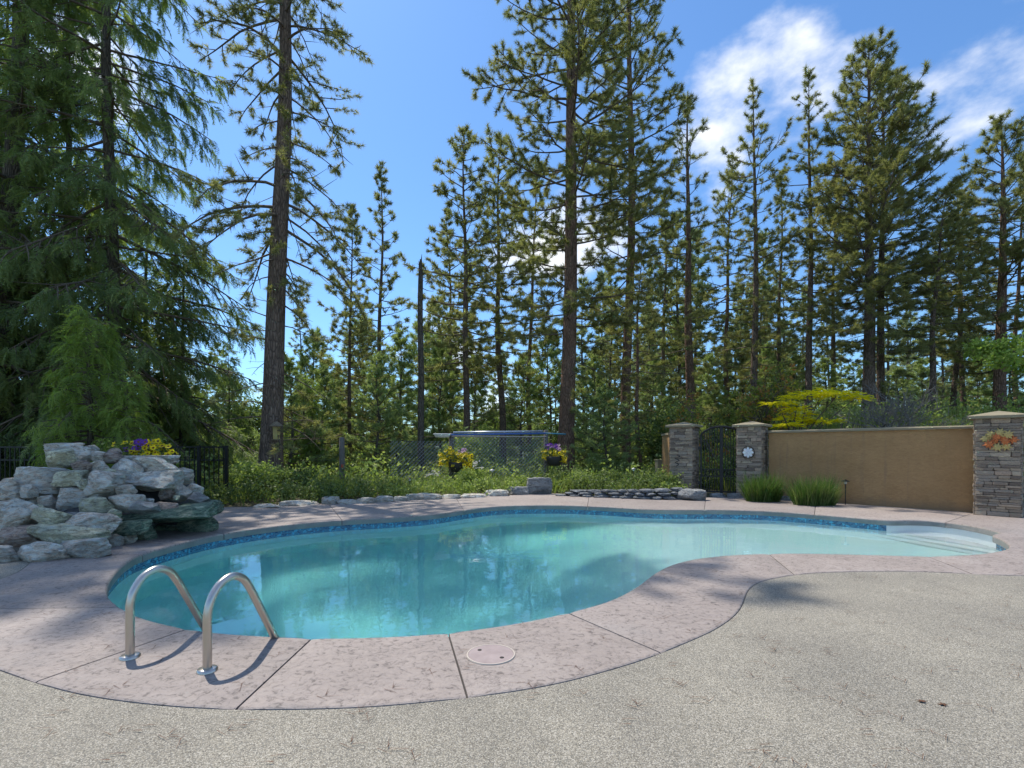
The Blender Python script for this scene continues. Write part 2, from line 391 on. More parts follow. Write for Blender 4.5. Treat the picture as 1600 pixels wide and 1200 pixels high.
M['grass'] = fmat('ornamental_grass', (.045,.095,.018), (.085,.16,.03), (.20,.22,.09), .35)
M['grass_wild'] = fmat('wild_grass', (.13,.17,.04), (.22,.27,.07), (.34,.34,.14), .4)
M['soil'] = pmat('forest_floor', [(.3, (.07,.055,.038)), (.5, (.11,.10,.055)), (.7, (.12,.135,.055))], .8, 8, .95, (9, .8, .08))
M['hill'] = pmat('wooded_hill', [(.3, (.05,.075,.06)), (.7, (.09,.12,.085))], .05, 8, .95)
def petal_mat(name, a, b_):
    m, nt, b, o = newmat(name); c = ramp(nt, noisen(nt, coords(nt, rand=True), 40, 3), [(.3, a), (.7, b_)]); nt.links.new(c, b.inputs['Base Color']); b.inputs['Roughness'].default_value = .6
    tr = nt.nodes.new('ShaderNodeBsdfTranslucent'); nt.links.new(c, tr.inputs[0]); mx = nt.nodes.new('ShaderNodeMixShader'); mx.inputs[0].default_value = .5
    nt.links.new(b.outputs[0], mx.inputs[1]); nt.links.new(tr.outputs[0], mx.inputs[2]); nt.links.new(mx.outputs[0], o.inputs[0]); return m
M['petal_y'] = petal_mat('yellow_petal', (.84,.64,.01), (.90,.76,.02))
M['petal_c'] = pmat('flower_throat', [(0, (.16,.055,.01)), (1, (.22,.08,.015))], 40, rough=.7)
M['petal_p'] = petal_mat('purple_petal', (.12,.03,.32), (.22,.07,.48))
M['petal_k'] = petal_mat('pink_petal', (.55,.32,.48), (.72,.52,.66))
M['petal_w'] = petal_mat('white_petal', (.80,.80,.77), (.86,.86,.84))
M['pot'] = pmat('dark_planter', [(0, (.03,.028,.025)), (1, (.055,.05,.045))], 10, rough=.8)
M['wood_post'] = pmat('weathered_wood', [(.3, (.10,.09,.075)), (.7, (.19,.17,.145))], 6, 8, .9, (12, .6, .02), (4, 4, .5))
M['galv'] = pmat('galvanised_wire', [(0, (.24,.25,.26)), (1, (.34,.35,.36))], 10, rough=.45, metal=.6)
M['alu'] = pmat('aluminium_pole', [(0, (.42,.46,.54)), (1, (.50,.54,.62))], 10, rough=.35, metal=.7)
M['blue_pole'] = pmat('blue_pole', [(0, (.05,.12,.36)), (1, (.07,.16,.44))], 10, rough=.4)
M['teal_pole'] = pmat('teal_pole', [(0, (.03,.16,.24)), (1, (.05,.2,.3))], 10, rough=.4)
M['net'] = pmat('white_net', [(0, (.66,.68,.70)), (1, (.74,.76,.78))], 10, rough=.7)
M['lamp_black'] = pmat('dark_bronze', [(0, (.03,.026,.022)), (1, (.05,.042,.035))], 10, rough=.5)
M['glass_frost'] = pmat('frosted_plastic', [(0, (.55,.54,.48)), (1, (.62,.60,.54))], 10, rough=.3)
M['feeder'] = pmat('feeder_tan', [(0, (.17,.13,.085)), (1, (.24,.19,.125))], 10, rough=.7)
M['copper'] = pmat('rust_orange_metal', [(.3, (.42,.11,.035)), (.7, (.58,.18,.05))], 12, rough=.5)
M['gold'] = pmat('ochre_metal', [(.3, (.40,.30,.10)), (.7, (.55,.42,.16))], 12, rough=.5)
M['white_orn'] = pmat('white_ceramic', [(.3, (.70,.71,.72)), (.7, (.80,.81,.82))], 12, rough=.4)
M['red'] = pmat('red_plastic', [(0, (.42,.05,.03)), (1, (.5,.07,.04))], 12, rough=.5)
M['brown_leaf'] = pmat('dry_leaf', [(0, (.10,.05,.03)), (1, (.16,.08,.045))], 30, rough=.9)
M['lid'] = pmat('skimmer_lid_concrete', [(.3, (.27,.215,.205)), (.7, (.37,.30,.285))], 9, 8, .65, (20, .4, .01))
M['lid_rim'] = pmat('cream_lid_rim', [(0, (0.479,0.410,0.340)), (1, (0.553,0.482,0.408))], 9, rough=.5)
M['hole'] = pmat('painted_hole_shade', [(0, (.03,.026,.025)), (1, (.05,.045,.04))], 9, rough=.9)

# ------------------------------------------------------------------ pool outline, deck ring
IN_PX = [(167.5,918),(171,935),(194,951.6),(213,962),(244,971),(290,981),(334,987.5),(371,990.5),(434,994),(481,996),(550,996),
 (640,992.5),(699,988),(778,978),(835,968),(890,955.5),(940,942.5),(975,927.5),(1000,912.5),(1020,897),(1045,883.5),(1080,874),
 (1125,868.5),(1175,865.5),(1250,864.5),(1350,866.5),(1450,869),(1525,866),(1560,861),(1577,855),(1572,847),(1558,839.5),(1545,835),
 (1566,834),(1549,828),(1516,821),(1487,816.5),(1454,813.5),(1420,812.5),(1389,813.2),(1347,809.5),(1262,802.5),(1200,798.5),(1125,796.5),
 (1050,796.5),(1000,795),(950,792),(875,789.3),(800,790),(762,792.3),(725,797),(687,802.5),(650,806),(600,809),(550,811.5),(500,815),
 (434,821.4),(391,827),(347,834),(316,840),(290,846.6),(259,854.5),(220,866),(198,878),(178,897)]
IN_KEY = [G(*p) for p in IN_PX]
OUT_MIX = [(-5.05,5.0),(-4.85,4.4),(-4.4,3.7),(-3.7,3.15)] + [tuple(G(*p).xy) for p in [(0,1046.7),(58,1066.5),(117,1083),(187,1094.5),
 (299,1105.5),(369,1107.5),(450,1108),(560,1105),(640,1099),(742,1087.6),(802,1080),(859,1070.5),(900,1061),(1000,1032.5),(1032,1020),
 (1075,1002.5),(1115,985),(1145,965),(1160,947.5),(1167,925),(1180,911),(1205,904),(1250,896.5),(1300,893.5),(1400,892),(1500,895),(1600,899)]] \
 + [(6.5,5.0),(8.3,5.6),(9.9,6.6),(10.3,8.0)] + [tuple(G(*p).xy) for p in [(1640,811),(1527,800.5),(1319,786),(1200,778),(1100,777),(1060,779.5),
 (1012,780),(925,774.5),(862,770.5),(787,772),(700,776.5),(625,780.5),(525,786.5),(450,788),(391,792),(334,793)]] + [(-6.95,9.0),(-6.5,7.0),(-5.7,5.9)]
OUT_KEY = [Vector((a, b, 0)) for a, b in OUT_MIX]

def resample(pts, step):
    pts = pts + [pts[0]]; out = []; carry = 0.0
    for a, b in zip(pts[:-1], pts[1:]):
        L = (b - a).length; d = carry
        while d < L:
            out.append(a.lerp(b, d / L)); d += step
        carry = d - L
    return out
def smooth_closed(pts, it):
    for _ in range(it):
        pts = [(pts[i-1] + pts[i] * 2 + pts[(i+1) % len(pts)]) / 4 for i in range(len(pts))]
    return pts
INNER = smooth_closed(resample(crom(IN_KEY, 10), 0.06), 8)
OUTER = smooth_closed(resample(crom(OUT_KEY, 10), 0.08), 6)
def nearest(curve, p):
    return min(range(len(curve)), key=lambda i: (curve[i].xy - Vector(p[:2])).length_squared)
def section(curve, i, j, n, g0, g1):
    if j <= i: j += len(curve)
    pts = [curve[k % len(curve)] for k in range(i, j + 1)]
    cum = [0.0]
    for a, b in zip(pts[:-1], pts[1:]): cum.append(cum[-1] + (b - a).length)
    L = cum[-1]; out = []; k = 0
    for q in range(n):
        d = g0 + (L - g0 - g1) * q / (n - 1)
        while k < len(cum) - 2 and cum[k + 1] < d: k += 1
        out.append(pts[k].lerp(pts[k + 1], (d - cum[k]) / max(1e-6, cum[k + 1] - cum[k])))
    return out
def inside(poly, x, y):
    c = False; j = len(poly) - 1
    for i in range(len(poly)):
        a, b = poly[i], poly[j]
        if (a[1] > y) != (b[1] > y) and x < (b[0] - a[0]) * (y - a[1]) / (b[1] - a[1]) + a[0]: c = not c
        j = i
    return c
def offset_curve(curve, d):               # outward for a counter-clockwise curve
    n = len(curve); out = []
    for i in range(n):
        t = (curve[(i+2) % n] - curve[i-2]); nrm = Vector((t.y, -t.x, 0)).normalized(); out.append(curve[i] + nrm * d)
    return out
def sstep(a, b, x):
    t = max(0.0, min(1.0, (x - a) / (b - a))); return t * t * (3 - 2 * t)

JOINTS = [((187,947), (-4.5,3.85)), ((292,981.5), G(57,1066)), ((481,996), G(369,1107.5)), ((699,988), G(742,1088)), ((890,955.5), G(1032,1020)),
          ((1200,865), G(1238,898)), ((1450,869), G(1520,895.5)), ((1577,856), (8.3,5.6)), ((1480,815.5), G(1527,800.5)), ((1274,803), G(1277,783)), ((1100,796.5), G(1104,777)),
          ((920,790.5), G(922,774)), ((725,797), G(712,776)), ((531,812), G(516,787)), ((347,834), (-6.95,9.0)), ((220,866), (-5.5,5.75))]
deck = empty('pool_deck'); tag(deck, kind='structure')
joint_idx = []
for ip, op in JOINTS:
    joint_idx.append((nearest(INNER, G(*ip)), nearest(OUTER, op)))
for k in range(len(joint_idx)):
    i0, o0 = joint_idx[k]; i1, o1 = joint_idx[(k + 1) % len(joint_idx)]
    lin = ((i1 - i0) % len(INNER)) * .06; n = max(10, int(lin / .08))
    I = section(INNER, i0, i1, n, .006, .006); O = section(OUTER, o0, o1, n, .006, .006)
    mb = MB(); rows = []
    for a, b in zip(I, O):
        d = (b - a); L = d.length; d = d / L
        pr = [(.06, -.095), (0, -.095), (0, -.022), (.006, -.008), (.020, 0)]
        pts = [(a + d * s, z) for s, z in pr]
        for q in range(1, 7): pts.append((a + d * (L * q / 7), 0))
        pts += [(b - d * .020, 0), (b - d * .009, -.005), (b - d * .004, -.02), (b - d * .004, -.10)]
        rows.append([Vector((p.x, p.y, z)) for p, z in pts])
    first = [Vector((p.x, p.y, min(p.z, -.1))) for p in rows[0]]; last = [Vector((p.x, p.y, min(p.z, -.1))) for p in rows[-1]]
    c0 = [Vector((p.x, p.y, p.z - .006)) for p in rows[0]]; c1 = [Vector((p.x, p.y, p.z - .006)) for p in rows[-1]]
    rows = [first, c0] + rows[1:-1] + [c1, last]
    m_ = len(rows[0]); vv = [p for r in rows for p in r]; ff = []
    for r in range(len(rows) - 1):
        for q in range(m_ - 1): ff.append((r*m_+q, r*m_+q+1, (r+1)*m_+q+1, (r+1)*m_+q))
    mb.add(vv, ff)
    o = mb.build('slab', M['stamped'], deck)
    o.data.materials.append(M['coping_face'])
    for p in o.data.polygons:
        if p.index % (m_ - 1) < 2: p.material_index = 1
IN4 = offset_curve(INNER, .045)
mb = MB(); nI = 400
ia = [IN4[int(q * len(IN4) / nI)] for q in range(nI)]
# filler under the slabs, visible only in the joints
for k in range(len(joint_idx)):
    i0, o0 = joint_idx[k]; i1, o1 = joint_idx[(k + 1) % len(joint_idx)]
    I = section(IN4, i0, i1, 24, 0, 0); O = section(OUTER, o0, o1, 24, 0, 0)
    b = mb.add([Vector((p.x, p.y, -.016)) for p in I] + [Vector((p.x, p.y, -.016)) for p in O], [])
    mb.f += [(b+q, b+24+q, b+25+q, b+q+1) for q in range(23)]
tag(mb.build('deck_base', M['grout']), kind='structure')

def cdt_sheet(outer, hole, extra, zfun):
    """triangulated sheet inside `outer`, open over `hole`"""
    pts = [Vector(p[:2]) for p in outer]; edges = [(i, (i + 1) % len(outer)) for i in range(len(outer))]
    if hole:
        b = len(pts); pts += [Vector(p[:2]) for p in hole]; edges += [(b + i, b + (i + 1) % len(hole)) for i in range(len(hole))]
    pts += [Vector(p[:2]) for p in extra]
    v, e, f, *_ = delaunay_2d_cdt(pts, edges, [], 0, 1e-6)
    out = []
    for t in f:
        cx = sum(v[i].x for i in t) / len(t); cy = sum(v[i].y for i in t) / len(t)
        if hole and inside(hole, cx, cy): continue
        if not inside(outer, cx, cy): continue
        out.append(tuple(t))
    me = bpy.data.meshes.new('sheet'); me.from_pydata([(p.x, p.y, zfun(p.x, p.y)) for p in v], [], out)
    return me
def face_up(me):
    import bmesh
    bm = bmesh.new(); bm.from_mesh(me)
    for f in bm.faces:
        f.normal_update()
        if f.normal.z < 0: f.normal_flip()
    bm.to_mesh(me); bm.free()

# aggregate paving in front of and beside the ring
rect = [(-14,-14,0),(14,-14,0),(14,7.4,0),(-14,7.4,0)]  # runs on unseen behind the camera, lengthened there to bounce light
rp = []
for a, b in zip(rect, rect[1:] + rect[:1]):
    for q in range(30): rp.append(Vector(a).lerp(Vector(b), q / 30))
hole = [tuple(p.xy) for p in OUTER[::2]]
# cut the rectangle by the ring: only keep what is outside the ring
pts = [p.xy for p in rp]; base = len(pts)
allp = pts + [Vector(h) for h in hole]
ed = [(i, (i + 1) % base) for i in range(base)] + [(base + i, base + (i + 1) % len(hole)) for i in range(len(hole))]
v, e, f, *_ = delaunay_2d_cdt(allp, ed, [], 0, 1e-6)
ff = []
rtup = [tuple(p) for p in pts]
for t in f:
    cx = sum(v[i].x for i in t) / len(t); cy = sum(v[i].y for i in t) / len(t)
    if inside(hole, cx, cy) or not inside(rtup, cx, cy): continue
    ff.append(tuple(t))
me = bpy.data.meshes.new('aggregate_paving'); me.from_pydata([(p.x, p.y, -.006) for p in v], [], ff); face_up(me)
tag(mobj('aggregate_paving', me, M['aggregate']), kind='structure')

# ------------------------------------------------------------------ pool shell, steps, water
WZ = -0.185
WALL = offset_curve(INNER, .04)
def pdepth(x, y): return 1.95 - 1.15 * sstep(-.6, 2.4, x - .25 * (y - 6))
NW = len(WALL)
bay_a, bay_b = nearest(WALL, G(1552,836.5)), nearest(WALL, G(1389,813.2))
pool = empty('swimming_pool', (0, 0, 0)); tag(pool, 'freeform turquoise in-ground pool with blue tiled waterline and white corner steps', 'pool')
cum = [0.0]
for i in range(NW): cum.append(cum[-1] + (WALL[(i+1) % NW] - WALL[i]).length)
def band(name, mat, idx, z0f, z1f, uv=False):
    mb = MB(); me = None; uvs = []
    for i in idx:
        j = (i + 1) % NW; a, b = WALL[i], WALL[j]
        mb.add([(a.x,a.y,z0f(a)),(b.x,b.y,z0f(b)),(b.x,b.y,z1f(b)),(a.x,a.y,z1f(a))], [(3,2,1,0)])
        uvs += [(cum[i],z1f(a)),(cum[i+1],z1f(b)),(cum[i+1],z0f(b)),(cum[i],z0f(a))]
    o = mb.build(name, mat, pool)
    if uv:
        l = o.data.uv_layers.new(name='UVMap')
        for k, q in enumerate(uvs): l.data[k].uv = q
    return o
bayset = [i for i in range(NW) if (bay_a <= i < bay_b)]
rest = [i for i in range(NW) if i not in set(bayset)]
band('tile_band', M['tile'], rest, lambda p: -.275, lambda p: -.09, True)
band('step_surround', M['step'], bayset, lambda p: -1.0, lambda p: -.09)
band('wall_lining', M['plaster'], rest, lambda p: -pdepth(p.x, p.y) + .3, lambda p: -.275)
wpoly = [tuple(p.xy) for p in WALL[::3]]
inn = []
wx = np.array(wpoly)
for x in np.arange(-4.2, 7.8, .22):
    for y in np.arange(3.2, 10.8, .22):
        if inside(wpoly, x, y) and np.min((wx[:,0]-x)**2 + (wx[:,1]-y)**2) > .02: inn.append((x, y))
def floorz(x, y):
    d = math.sqrt(np.min((wx[:,0]-x)**2 + (wx[:,1]-y)**2)); d = 0 if d < 1e-4 else d
    return -pdepth(x, y) + .3 * max(0, 1 - d / .9) ** 2
me = cdt_sheet(wpoly, None, inn, floorz); face_up(me)
me.polygons.foreach_set('use_smooth', [True] * len(me.polygons))
mobj('floor_lining', me, M['plaster'], pool)
def clip(poly, f):
    out = []
    for i in range(len(poly)):
        a, b = poly[i], poly[(i+1) % len(poly)]; fa, fb = f(a), f(b)
        if fa >= 0: out.append(a)
        if (fa >= 0) != (fb >= 0):
            t = fa / (fa - fb); out.append((a[0] + (b[0]-a[0]) * t, a[1] + (b[1]-a[1]) * t))
    return out
for k in range(4):
    xi = 6.42 + k * .2; z = -.80 + k * .16
    pl = clip(wpoly, lambda p: p[0] + .22 * (p[1] - 7.2) - xi)
    mb = MB(); n = len(pl)
    mb.add([(x, y, z) for x, y in pl] + [(x, y, z - .5) for x, y in pl],
           [tuple(range(n))] + [(i, n + i, n + (i+1) % n, (i+1) % n) for i in range(n)])
    mb.build('step', M['step'], pool)
# two wall fittings under water
for px, py in ((902, 818), (1000, 816)):
    pass
wc = [tuple(p.xy) for p in offset_curve(INNER, .06)[::3]]; n = len(wc)
mb = MB(); wsurf = cdt_sheet(wc, None, [], lambda x, y: WZ); face_up(wsurf)
b = mb.add([v_.co for v_ in wsurf.vertices], [tuple(p.vertices) for p in wsurf.polygons])
nb = len(mb.v)
mb.add([(x, y, WZ) for x, y in wc] + [(x, y, -2.4) for x, y in wc], [(i, n + i, n + (i+1) % n, (i+1) % n) for i in range(n)])
b = len(mb.v); mb.add([(p.co.x, p.co.y, -2.4) for p in wsurf.vertices], [tuple(reversed(p.vertices)) for p in wsurf.polygons])
import bmesh
wme = mb.mesh('water'); bm = bmesh.new(); bm.from_mesh(wme); bmesh.ops.remove_doubles(bm, verts=bm.verts, dist=1e-4)
bmesh.ops.recalc_face_normals(bm, faces=bm.faces); bm.to_mesh(wme); bm.free()
tag(mobj('water', wme, M['water']), 'still turquoise water filling the freeform pool', kind='structure')

# ------------------------------------------------------------------ terrain
YB = [(-60, 11.5), (-12, 10.8), (-6.5, 10.6), (-4.1, 11.2), (-2, 12.4), (1, 13.9), (3.0, 12.4), (5, 12.8), (6.4, 12.4), (9.0, 9.7), (10.5, 8.6), (60, 8.6)]
def yb(x):
    for (x0, y0), (x1, y1) in zip(YB[:-1], YB[1:]):
        if x <= x1: return y0 + (y1 - y0) * (x - x0) / (x1 - x0)
    return YB[-1][1]
def terr(x, y):
    d = y - yb(x); t = sstep(.05, .7, d)
    nz_ = mnoise.noise(Vector((x * .13, y * .13, 0))) * .35 + mnoise.noise(Vector((x * .6, y * .6, 4))) * .06
    h = .06 + nz_ * sstep(2, 12, d)
    h += 2.5 * sstep(.8, 12, d) * sstep(5, 12.5, x - .16 * (y - 12))
    h -= 6.0 * sstep(35, 160, d) * (1 - .6 * sstep(0, 40, x))
    return -.05 + (h + .05) * t
def axis(lo, hi, fine_lo, fine_hi, st):
    a = list(np.arange(fine_lo, fine_hi, st)); s = st; x = fine_lo
    while x > lo: s *= 1.22; x -= s; a.append(x)
    s = st; x = fine_hi
    while x < hi: s *= 1.22; x += s; a.append(x)
    return sorted(a)
AX, AY = axis(-900, 900, -14, 16, .7), axis(-60, 1200, 6, 26, .7)
ghole = [tuple((OUTER[i].xy)) for i in range(0, len(OUTER), 6)]
cx_, cy_ = 1.0, 7.0
ghole = [(cx_ + (x - cx_) * .985, cy_ + (y - cy_) * .985) for x, y in ghole]
ext = [(x, y) for x in AX for y in AY if not inside(ghole, x, y)]
b0, b1, b2, b3 = AX[0]-1, AX[-1]+1, AY[0]-1, AY[-1]+1
me = cdt_sheet([(b0,b2),(b1,b2),(b1,b3),(b0,b3)], ghole, ext, terr); face_up(me)
me.polygons.foreach_set('use_smooth', [True] * len(me.polygons))
tag(mobj('ground', me, M['soil']), kind='structure')
# wooded hills far behind
mb = MB(); nx = 90
for r in range(2):
    dist = 260 + r * 170; hh = (13, 24)[r]
    top = []; 
    for i in range(nx + 1):
        x = -700 + 1400 * i / nx
        z = hh * (.65 + .5 * mnoise.noise(Vector((x * .006, r * 9.1, 0))) + .10 * mnoise.noise(Vector((x * .05, r, 3))))
        top.append((x, z))
    prof = [(-60, -9), (-35, .35), (-12, .85), (0, 1.0), (30, .7), (70, -9)]
    vv = [(x, dist + dy, (z * k if k > -5 else -9)) for x, z in top for dy, k in prof]; q = len(prof)
    mb.add(vv, [(i*q+j, (i+1)*q+j, (i+1)*q+j+1, i*q+j+1) for i in range(nx) for j in range(q-1)])
tag(mb.build('hills', M['hill'], smooth=True), kind='structure')

# ------------------------------------------------------------------ vegetation machinery (numpy)
def norm(a): return a / np.maximum(1e-9, np.linalg.norm(a, axis=-1, keepdims=True))
def tuft_templates(rng, k, n, L, wd, c0, c1):
    """needle bundles: thin triangles fanning round +Y"""
    T = np.zeros((k, n, 3, 3))
    for a in range(k):
        for i in range(n):
            th = math.radians(rng.uniform(c0, c1)); ph = rng.uniform(0, 2*math.pi)
            d = np.array([math.sin(th)*math.cos(ph), math.cos(th), math.sin(th)*math.sin(ph)]); l = L * rng.uniform(.7, 1.1)
            s = np.cross(d, rng.normal(size=3)); s = s / np.linalg.norm(s) * wd * .5
            o = np.array([0, rng.uniform(-.25, .15) * L, 0])
            T[a, i] = [o + s, o - s, o + d * l]
    return T
def spray_templates(rng, k, n, L, w_side, wd, hang=.25):
    """flat fir spray along +Y, side shoots left and right, drooping in -Z"""
    T = np.zeros((k, 2 * n, 3, 3))
    for a in range(k):
        q = 0
        for i in range(n):
            f = (i + .5) / n; y = f * L
            for sgn in (-1, 1):
                ln = w_side * (1 - .75 * f) * rng.uniform(.7, 1.2); an = math.radians(rng.uniform(35, 60))
                d = np.array([sgn * math.sin(an), math.cos(an), rng.uniform(-.35, .15)])
                o = np.array([0, y, -hang * y * f]); s = np.array([0, wd * .5, rng.uniform(-.3, .3) * wd])
                T[a, q] = [o - s, o + s, o + d * ln + np.array([0, 0, -hang * ln * .5])]; q += 1
    return T
def leaf_templates(rng, k, n, R, ls, lw):
    """cluster of n leaves (2 triangles each) scattered in a small ball"""
    T = np.zeros((k, 2 * n, 3, 3))
    for a in range(k):
        for i in range(n):
            o = rng.normal(size=3) * R * .5; d = norm(rng.normal(size=3) + np.array([0, .3, .3])); u = norm(np.cross(d, rng.normal(size=3)))
            l = ls * rng.uniform(.7, 1.2); wv = u * lw * .5; c = o + d * l * .45; t = o + d * l
            T[a, 2*i] = [o, c + wv, t]; T[a, 2*i+1] = [o, t, c - wv]
    return T
def place(T, pos, dirs, scale, rng, up=None, tint=None):
    """instances of the templates T at pos, +Y along dirs; `up`: keep +Z near up"""
    N = len(pos); idx = rng.integers(0, len(T), N); f = norm(dirs)
    if up is None: r = rng.normal(size=(N, 3))
    else: r = np.tile(np.array(up, float), (N, 1)) + rng.normal(size=(N, 3)) * .25
    u = norm(np.cross(f, r)); w_ = np.cross(u, f)
    t = T[idx]                                                     # N,n,3,3
    B = np.stack([u, f, w_], 1)                                    # N,3(axis),3
    V = np.einsum('nijk,nkl->nijl', t, B) * scale[:, None, None, None] + pos[:, None, None, :]
    tn = rng.random(N) if tint is None else tint
    tt = np.repeat(tn, T.shape[1])
    return V.reshape(-1, 3, 3), tt
class Wood:
    """fast tube collector for branches"""
    def __init__(s): s.V = []; s.F = []; s.n = 0
    def tube(s, pts, rad, sides=4):
        pts = np.asarray(pts); n = len(pts); t = np.gradient(pts, axis=0); t = norm(t)
        a = np.array([0.31, 0.17, .93]) if abs(t[0, 2]) < .8 else np.array([.93, .2, .1])
        u = norm(np.cross(t, a)); q = np.cross(t, u); an = np.arange(sides) * 2 * math.pi / sides
        ring = (u[:, None, :] * np.cos(an)[None, :, None] + q[:, None, :] * np.sin(an)[None, :, None]) * np.asarray(rad)[:, None, None] + pts[:, None, :]
        s.V.append(ring.reshape(-1, 3)); i = np.arange(n - 1)[:, None] * sides; k = np.arange(sides)[None, :]; k2 = (k + 1) % sides
        s.F.append((np.stack([i + k, i + k2, i + sides + k2, i + sides + k], -1).reshape(-1, 4)) + s.n); s.n += n * sides
    def mesh(s, name, smooth=True):
        V = np.concatenate(s.V); F = np.concatenate(s.F); me = bpy.data.meshes.new(name)
        me.vertices.add(len(V)); me.vertices.foreach_set('co', V.reshape(-1).astype(np.float32))
        me.loops.add(F.size); me.loops.foreach_set('vertex_index', F.reshape(-1).astype(np.int32))
        me.polygons.add(len(F)); me.polygons.foreach_set('loop_start', np.arange(0, F.size, 4, dtype=np.int32))
        if smooth: me.polygons.foreach_set('use_smooth', np.ones(len(F), bool))
        me.update(calc_edges=True); return me

def trunk_path(rng, H, lean, wob, n=14):
    t = np.linspace(0, 1, n); ph = rng.uniform(0, 6.3, 4)
    x = lean[0] * H * t + wob * H * .01 * (np.sin(t * 5 + ph[0]) - math.sin(ph[0]) + .4 * np.sin(t * 13 + ph[1]))
    y = lean[1] * H * t + wob * H * .01 * (np.sin(t * 5 + ph[2]) - math.sin(ph[2]))
    return np.stack([x, y, t * H], 1)
def at_path(path, t):
    f = t * (len(path) - 1); i = int(min(len(path) - 2, math.floor(f))); return path[i] + (path[i+1] - path[i]) * (f - i)

def conifer(seed, H, r0, cb=.35, R=2.5, limbs=70, prof='cone', e0=-15, e1=35, bend=25, sub=.34, sublen=.42, T=None, tsc=1.0, per=3,
            lean=(0, 0), wob=1.0, dead=0, up=None, sides=10, hang=0.0, skip=0.0, side_bias=None, flat=.35, tip=1.0, clump=0.0, lowskip=None):
    """trunk, limb and foliage meshes for one conifer standing on the origin"""
    rng = np.random.default_rng(seed); path = trunk_path(rng, H, lean, wob, 18)
    tr = Wood(); t = np.linspace(0, 1, 18); rad = r0 * ((1 - t) ** .85 * .97 + .03); rad[0] *= 1.28; rad[1] *= 1.04
    pp = path.copy(); pp[0, 2] = -.3; tr.tube(pp, rad, sides)
    wd = Wood(); pos = []; drs = []; scl = []; tnt = []
    def limb(t, az, L, el, bnd, dead_=False):
        base = at_path(path, t); K = 7; p = base.copy(); pts = [p.copy()]; a = az; e = el
        for k in range(K - 1):
            a += rng.normal() * .10; e_ = e + math.radians(bnd) * (k / (K - 1)); 
            d = np.array([math.cos(a) * math.cos(e_), math.sin(a) * math.cos(e_), math.sin(e_) + rng.normal() * .05]); p = p + d * L / (K - 1); pts.append(p.copy())
        pts = np.array(pts); rl = min(r0 * .35, .010 + .012 * L) * (.7 if dead_ else 1)
        wd.tube(pts, np.linspace(rl, rl * .25, K), 4)
        m = max(2, int(L / sub)); tintb = rng.uniform(0, 1)
        for j in range(m):
            f = .22 + .78 * (j + rng.uniform(.2, .8)) / m
            if f > 1: f = 1
            q = f * (K - 1); i = min(K - 2, int(q)); bp = pts[i] + (pts[i+1] - pts[i]) * (q - i); ld = norm(pts[i+1] - pts[i])
            sg = 1 if (j % 2) else -1; an = math.radians(rng.uniform(30, 65)) * sg; ca, sa = math.cos(an), math.sin(an)
            d = np.array([ld[0]*ca - ld[1]*sa, ld[0]*sa + ld[1]*ca, ld[2] * .6 + rng.normal() * flat - hang]); d = norm(d)
            sl = L * sublen * (1.05 - .65 * f) * rng.uniform(.6, 1.2); sl = min(max(sl, .15), 1.4)
            e2 = bp + d * sl + np.array([0, 0, .12 * sl if hang == 0 else -hang * .5 * sl])
            wd.tube(np.array([bp, (bp + e2) / 2 + rng.normal(size=3) * .03 * sl, e2]), np.array([rl * .35, rl * .25, .004]), 3)
            if dead_: 
                if rng.random() < .75: continue
            if rng.random() < skip * (1.6 if lowskip and t < lowskip else (.3 if lowskip else 1)): continue
            np_ = max(1, int(2.7 * per * (.5 + sl)))
            for z in range(np_):
                g = 1 - z / max(1, np_) * .75; c = bp + (e2 - bp) * g; dd = d + rng.normal(size=3) * .45 * tip
                if hang > 0: dd = dd + np.array([0, 0, -hang * 1.2])
                pos.append(c + rng.normal(size=3) * .03); drs.append(dd); scl.append(tsc * rng.uniform(.75, 1.25)); tnt.append(np.clip(tintb * .45 + rng.random() * .55, 0, 1))
        if not dead_:
            for z in range(3):
                pos.append(pts[-1] - ld * .08 * z); drs.append(ld + rng.normal(size=3) * .35); scl.append(tsc * rng.uniform(.8, 1.2)); tnt.append(rng.random())
    for i in range(limbs):
        s = (i + rng.uniform(0, 1)) / limbs; t = cb + (1 - cb) * s * .985
        if clump and rng.random() < clump and math.sin(t * H * 2.2 + seed) < 0: continue
        az = i * 2.39996 + rng.normal() * .4
        if side_bias is not None and rng.random() < side_bias[1]: az = side_bias[0] + rng.normal() * .7
        if prof == 'cone': pf = (1 - s) ** .75 + .06
        elif prof == 'round': pf = min(1, .55 + 1.2 * s) * (1 - s) ** .55 + .05
        elif prof == 'column': pf = min(1, (1 - s) * 2.6 + .12) * (.75 + .25 * math.sin(t * H * 1.3 + seed))
        else: pf = 1 - .6 * s
        L = R * pf * rng.uniform(.6, 1.15)
        el = math.radians(e0 + (e1 - e0) * s + rng.normal() * 9)
        limb(t, az, max(.25, L), el, bend + rng.normal() * 8)
    for i in range(dead):
        t = cb * rng.uniform(.25, 1.0); limb(t, rng.uniform(0, 6.28), R * rng.uniform(.25, .6), math.radians(rng.normal() * 14 - 5), -15, True)
    tip_p = path[-1]
    for z in range(6):
        pos.append(tip_p - np.array([0, 0, .12 * z])); drs.append(np.array([0, 0, 1.]) + rng.normal(size=3) * .3); scl.append(tsc); tnt.append(rng.random())
    V, tt = place(T, np.array(pos), np.array(drs), np.array(scl), rng, up, np.array(tnt))
    return tr.mesh('trunk'), wd.mesh('branches'), tri_mesh('crown', V, tt)

def tree(name, meshes, loc, rz, mats, label, cat='pine tree', group=None, scale=1.0, sz=None):
    o = empty(name, loc, rz); s = scale; o.scale = (s, s, sz or s)
    for nm, me, mt in zip(('trunk', 'branches', 'crown'), meshes, mats):
        c = mobj(nm, me, mt, o)
        if nm != 'trunk': c['kind'] = 'stuff'
    return tag(o, label, cat, group)

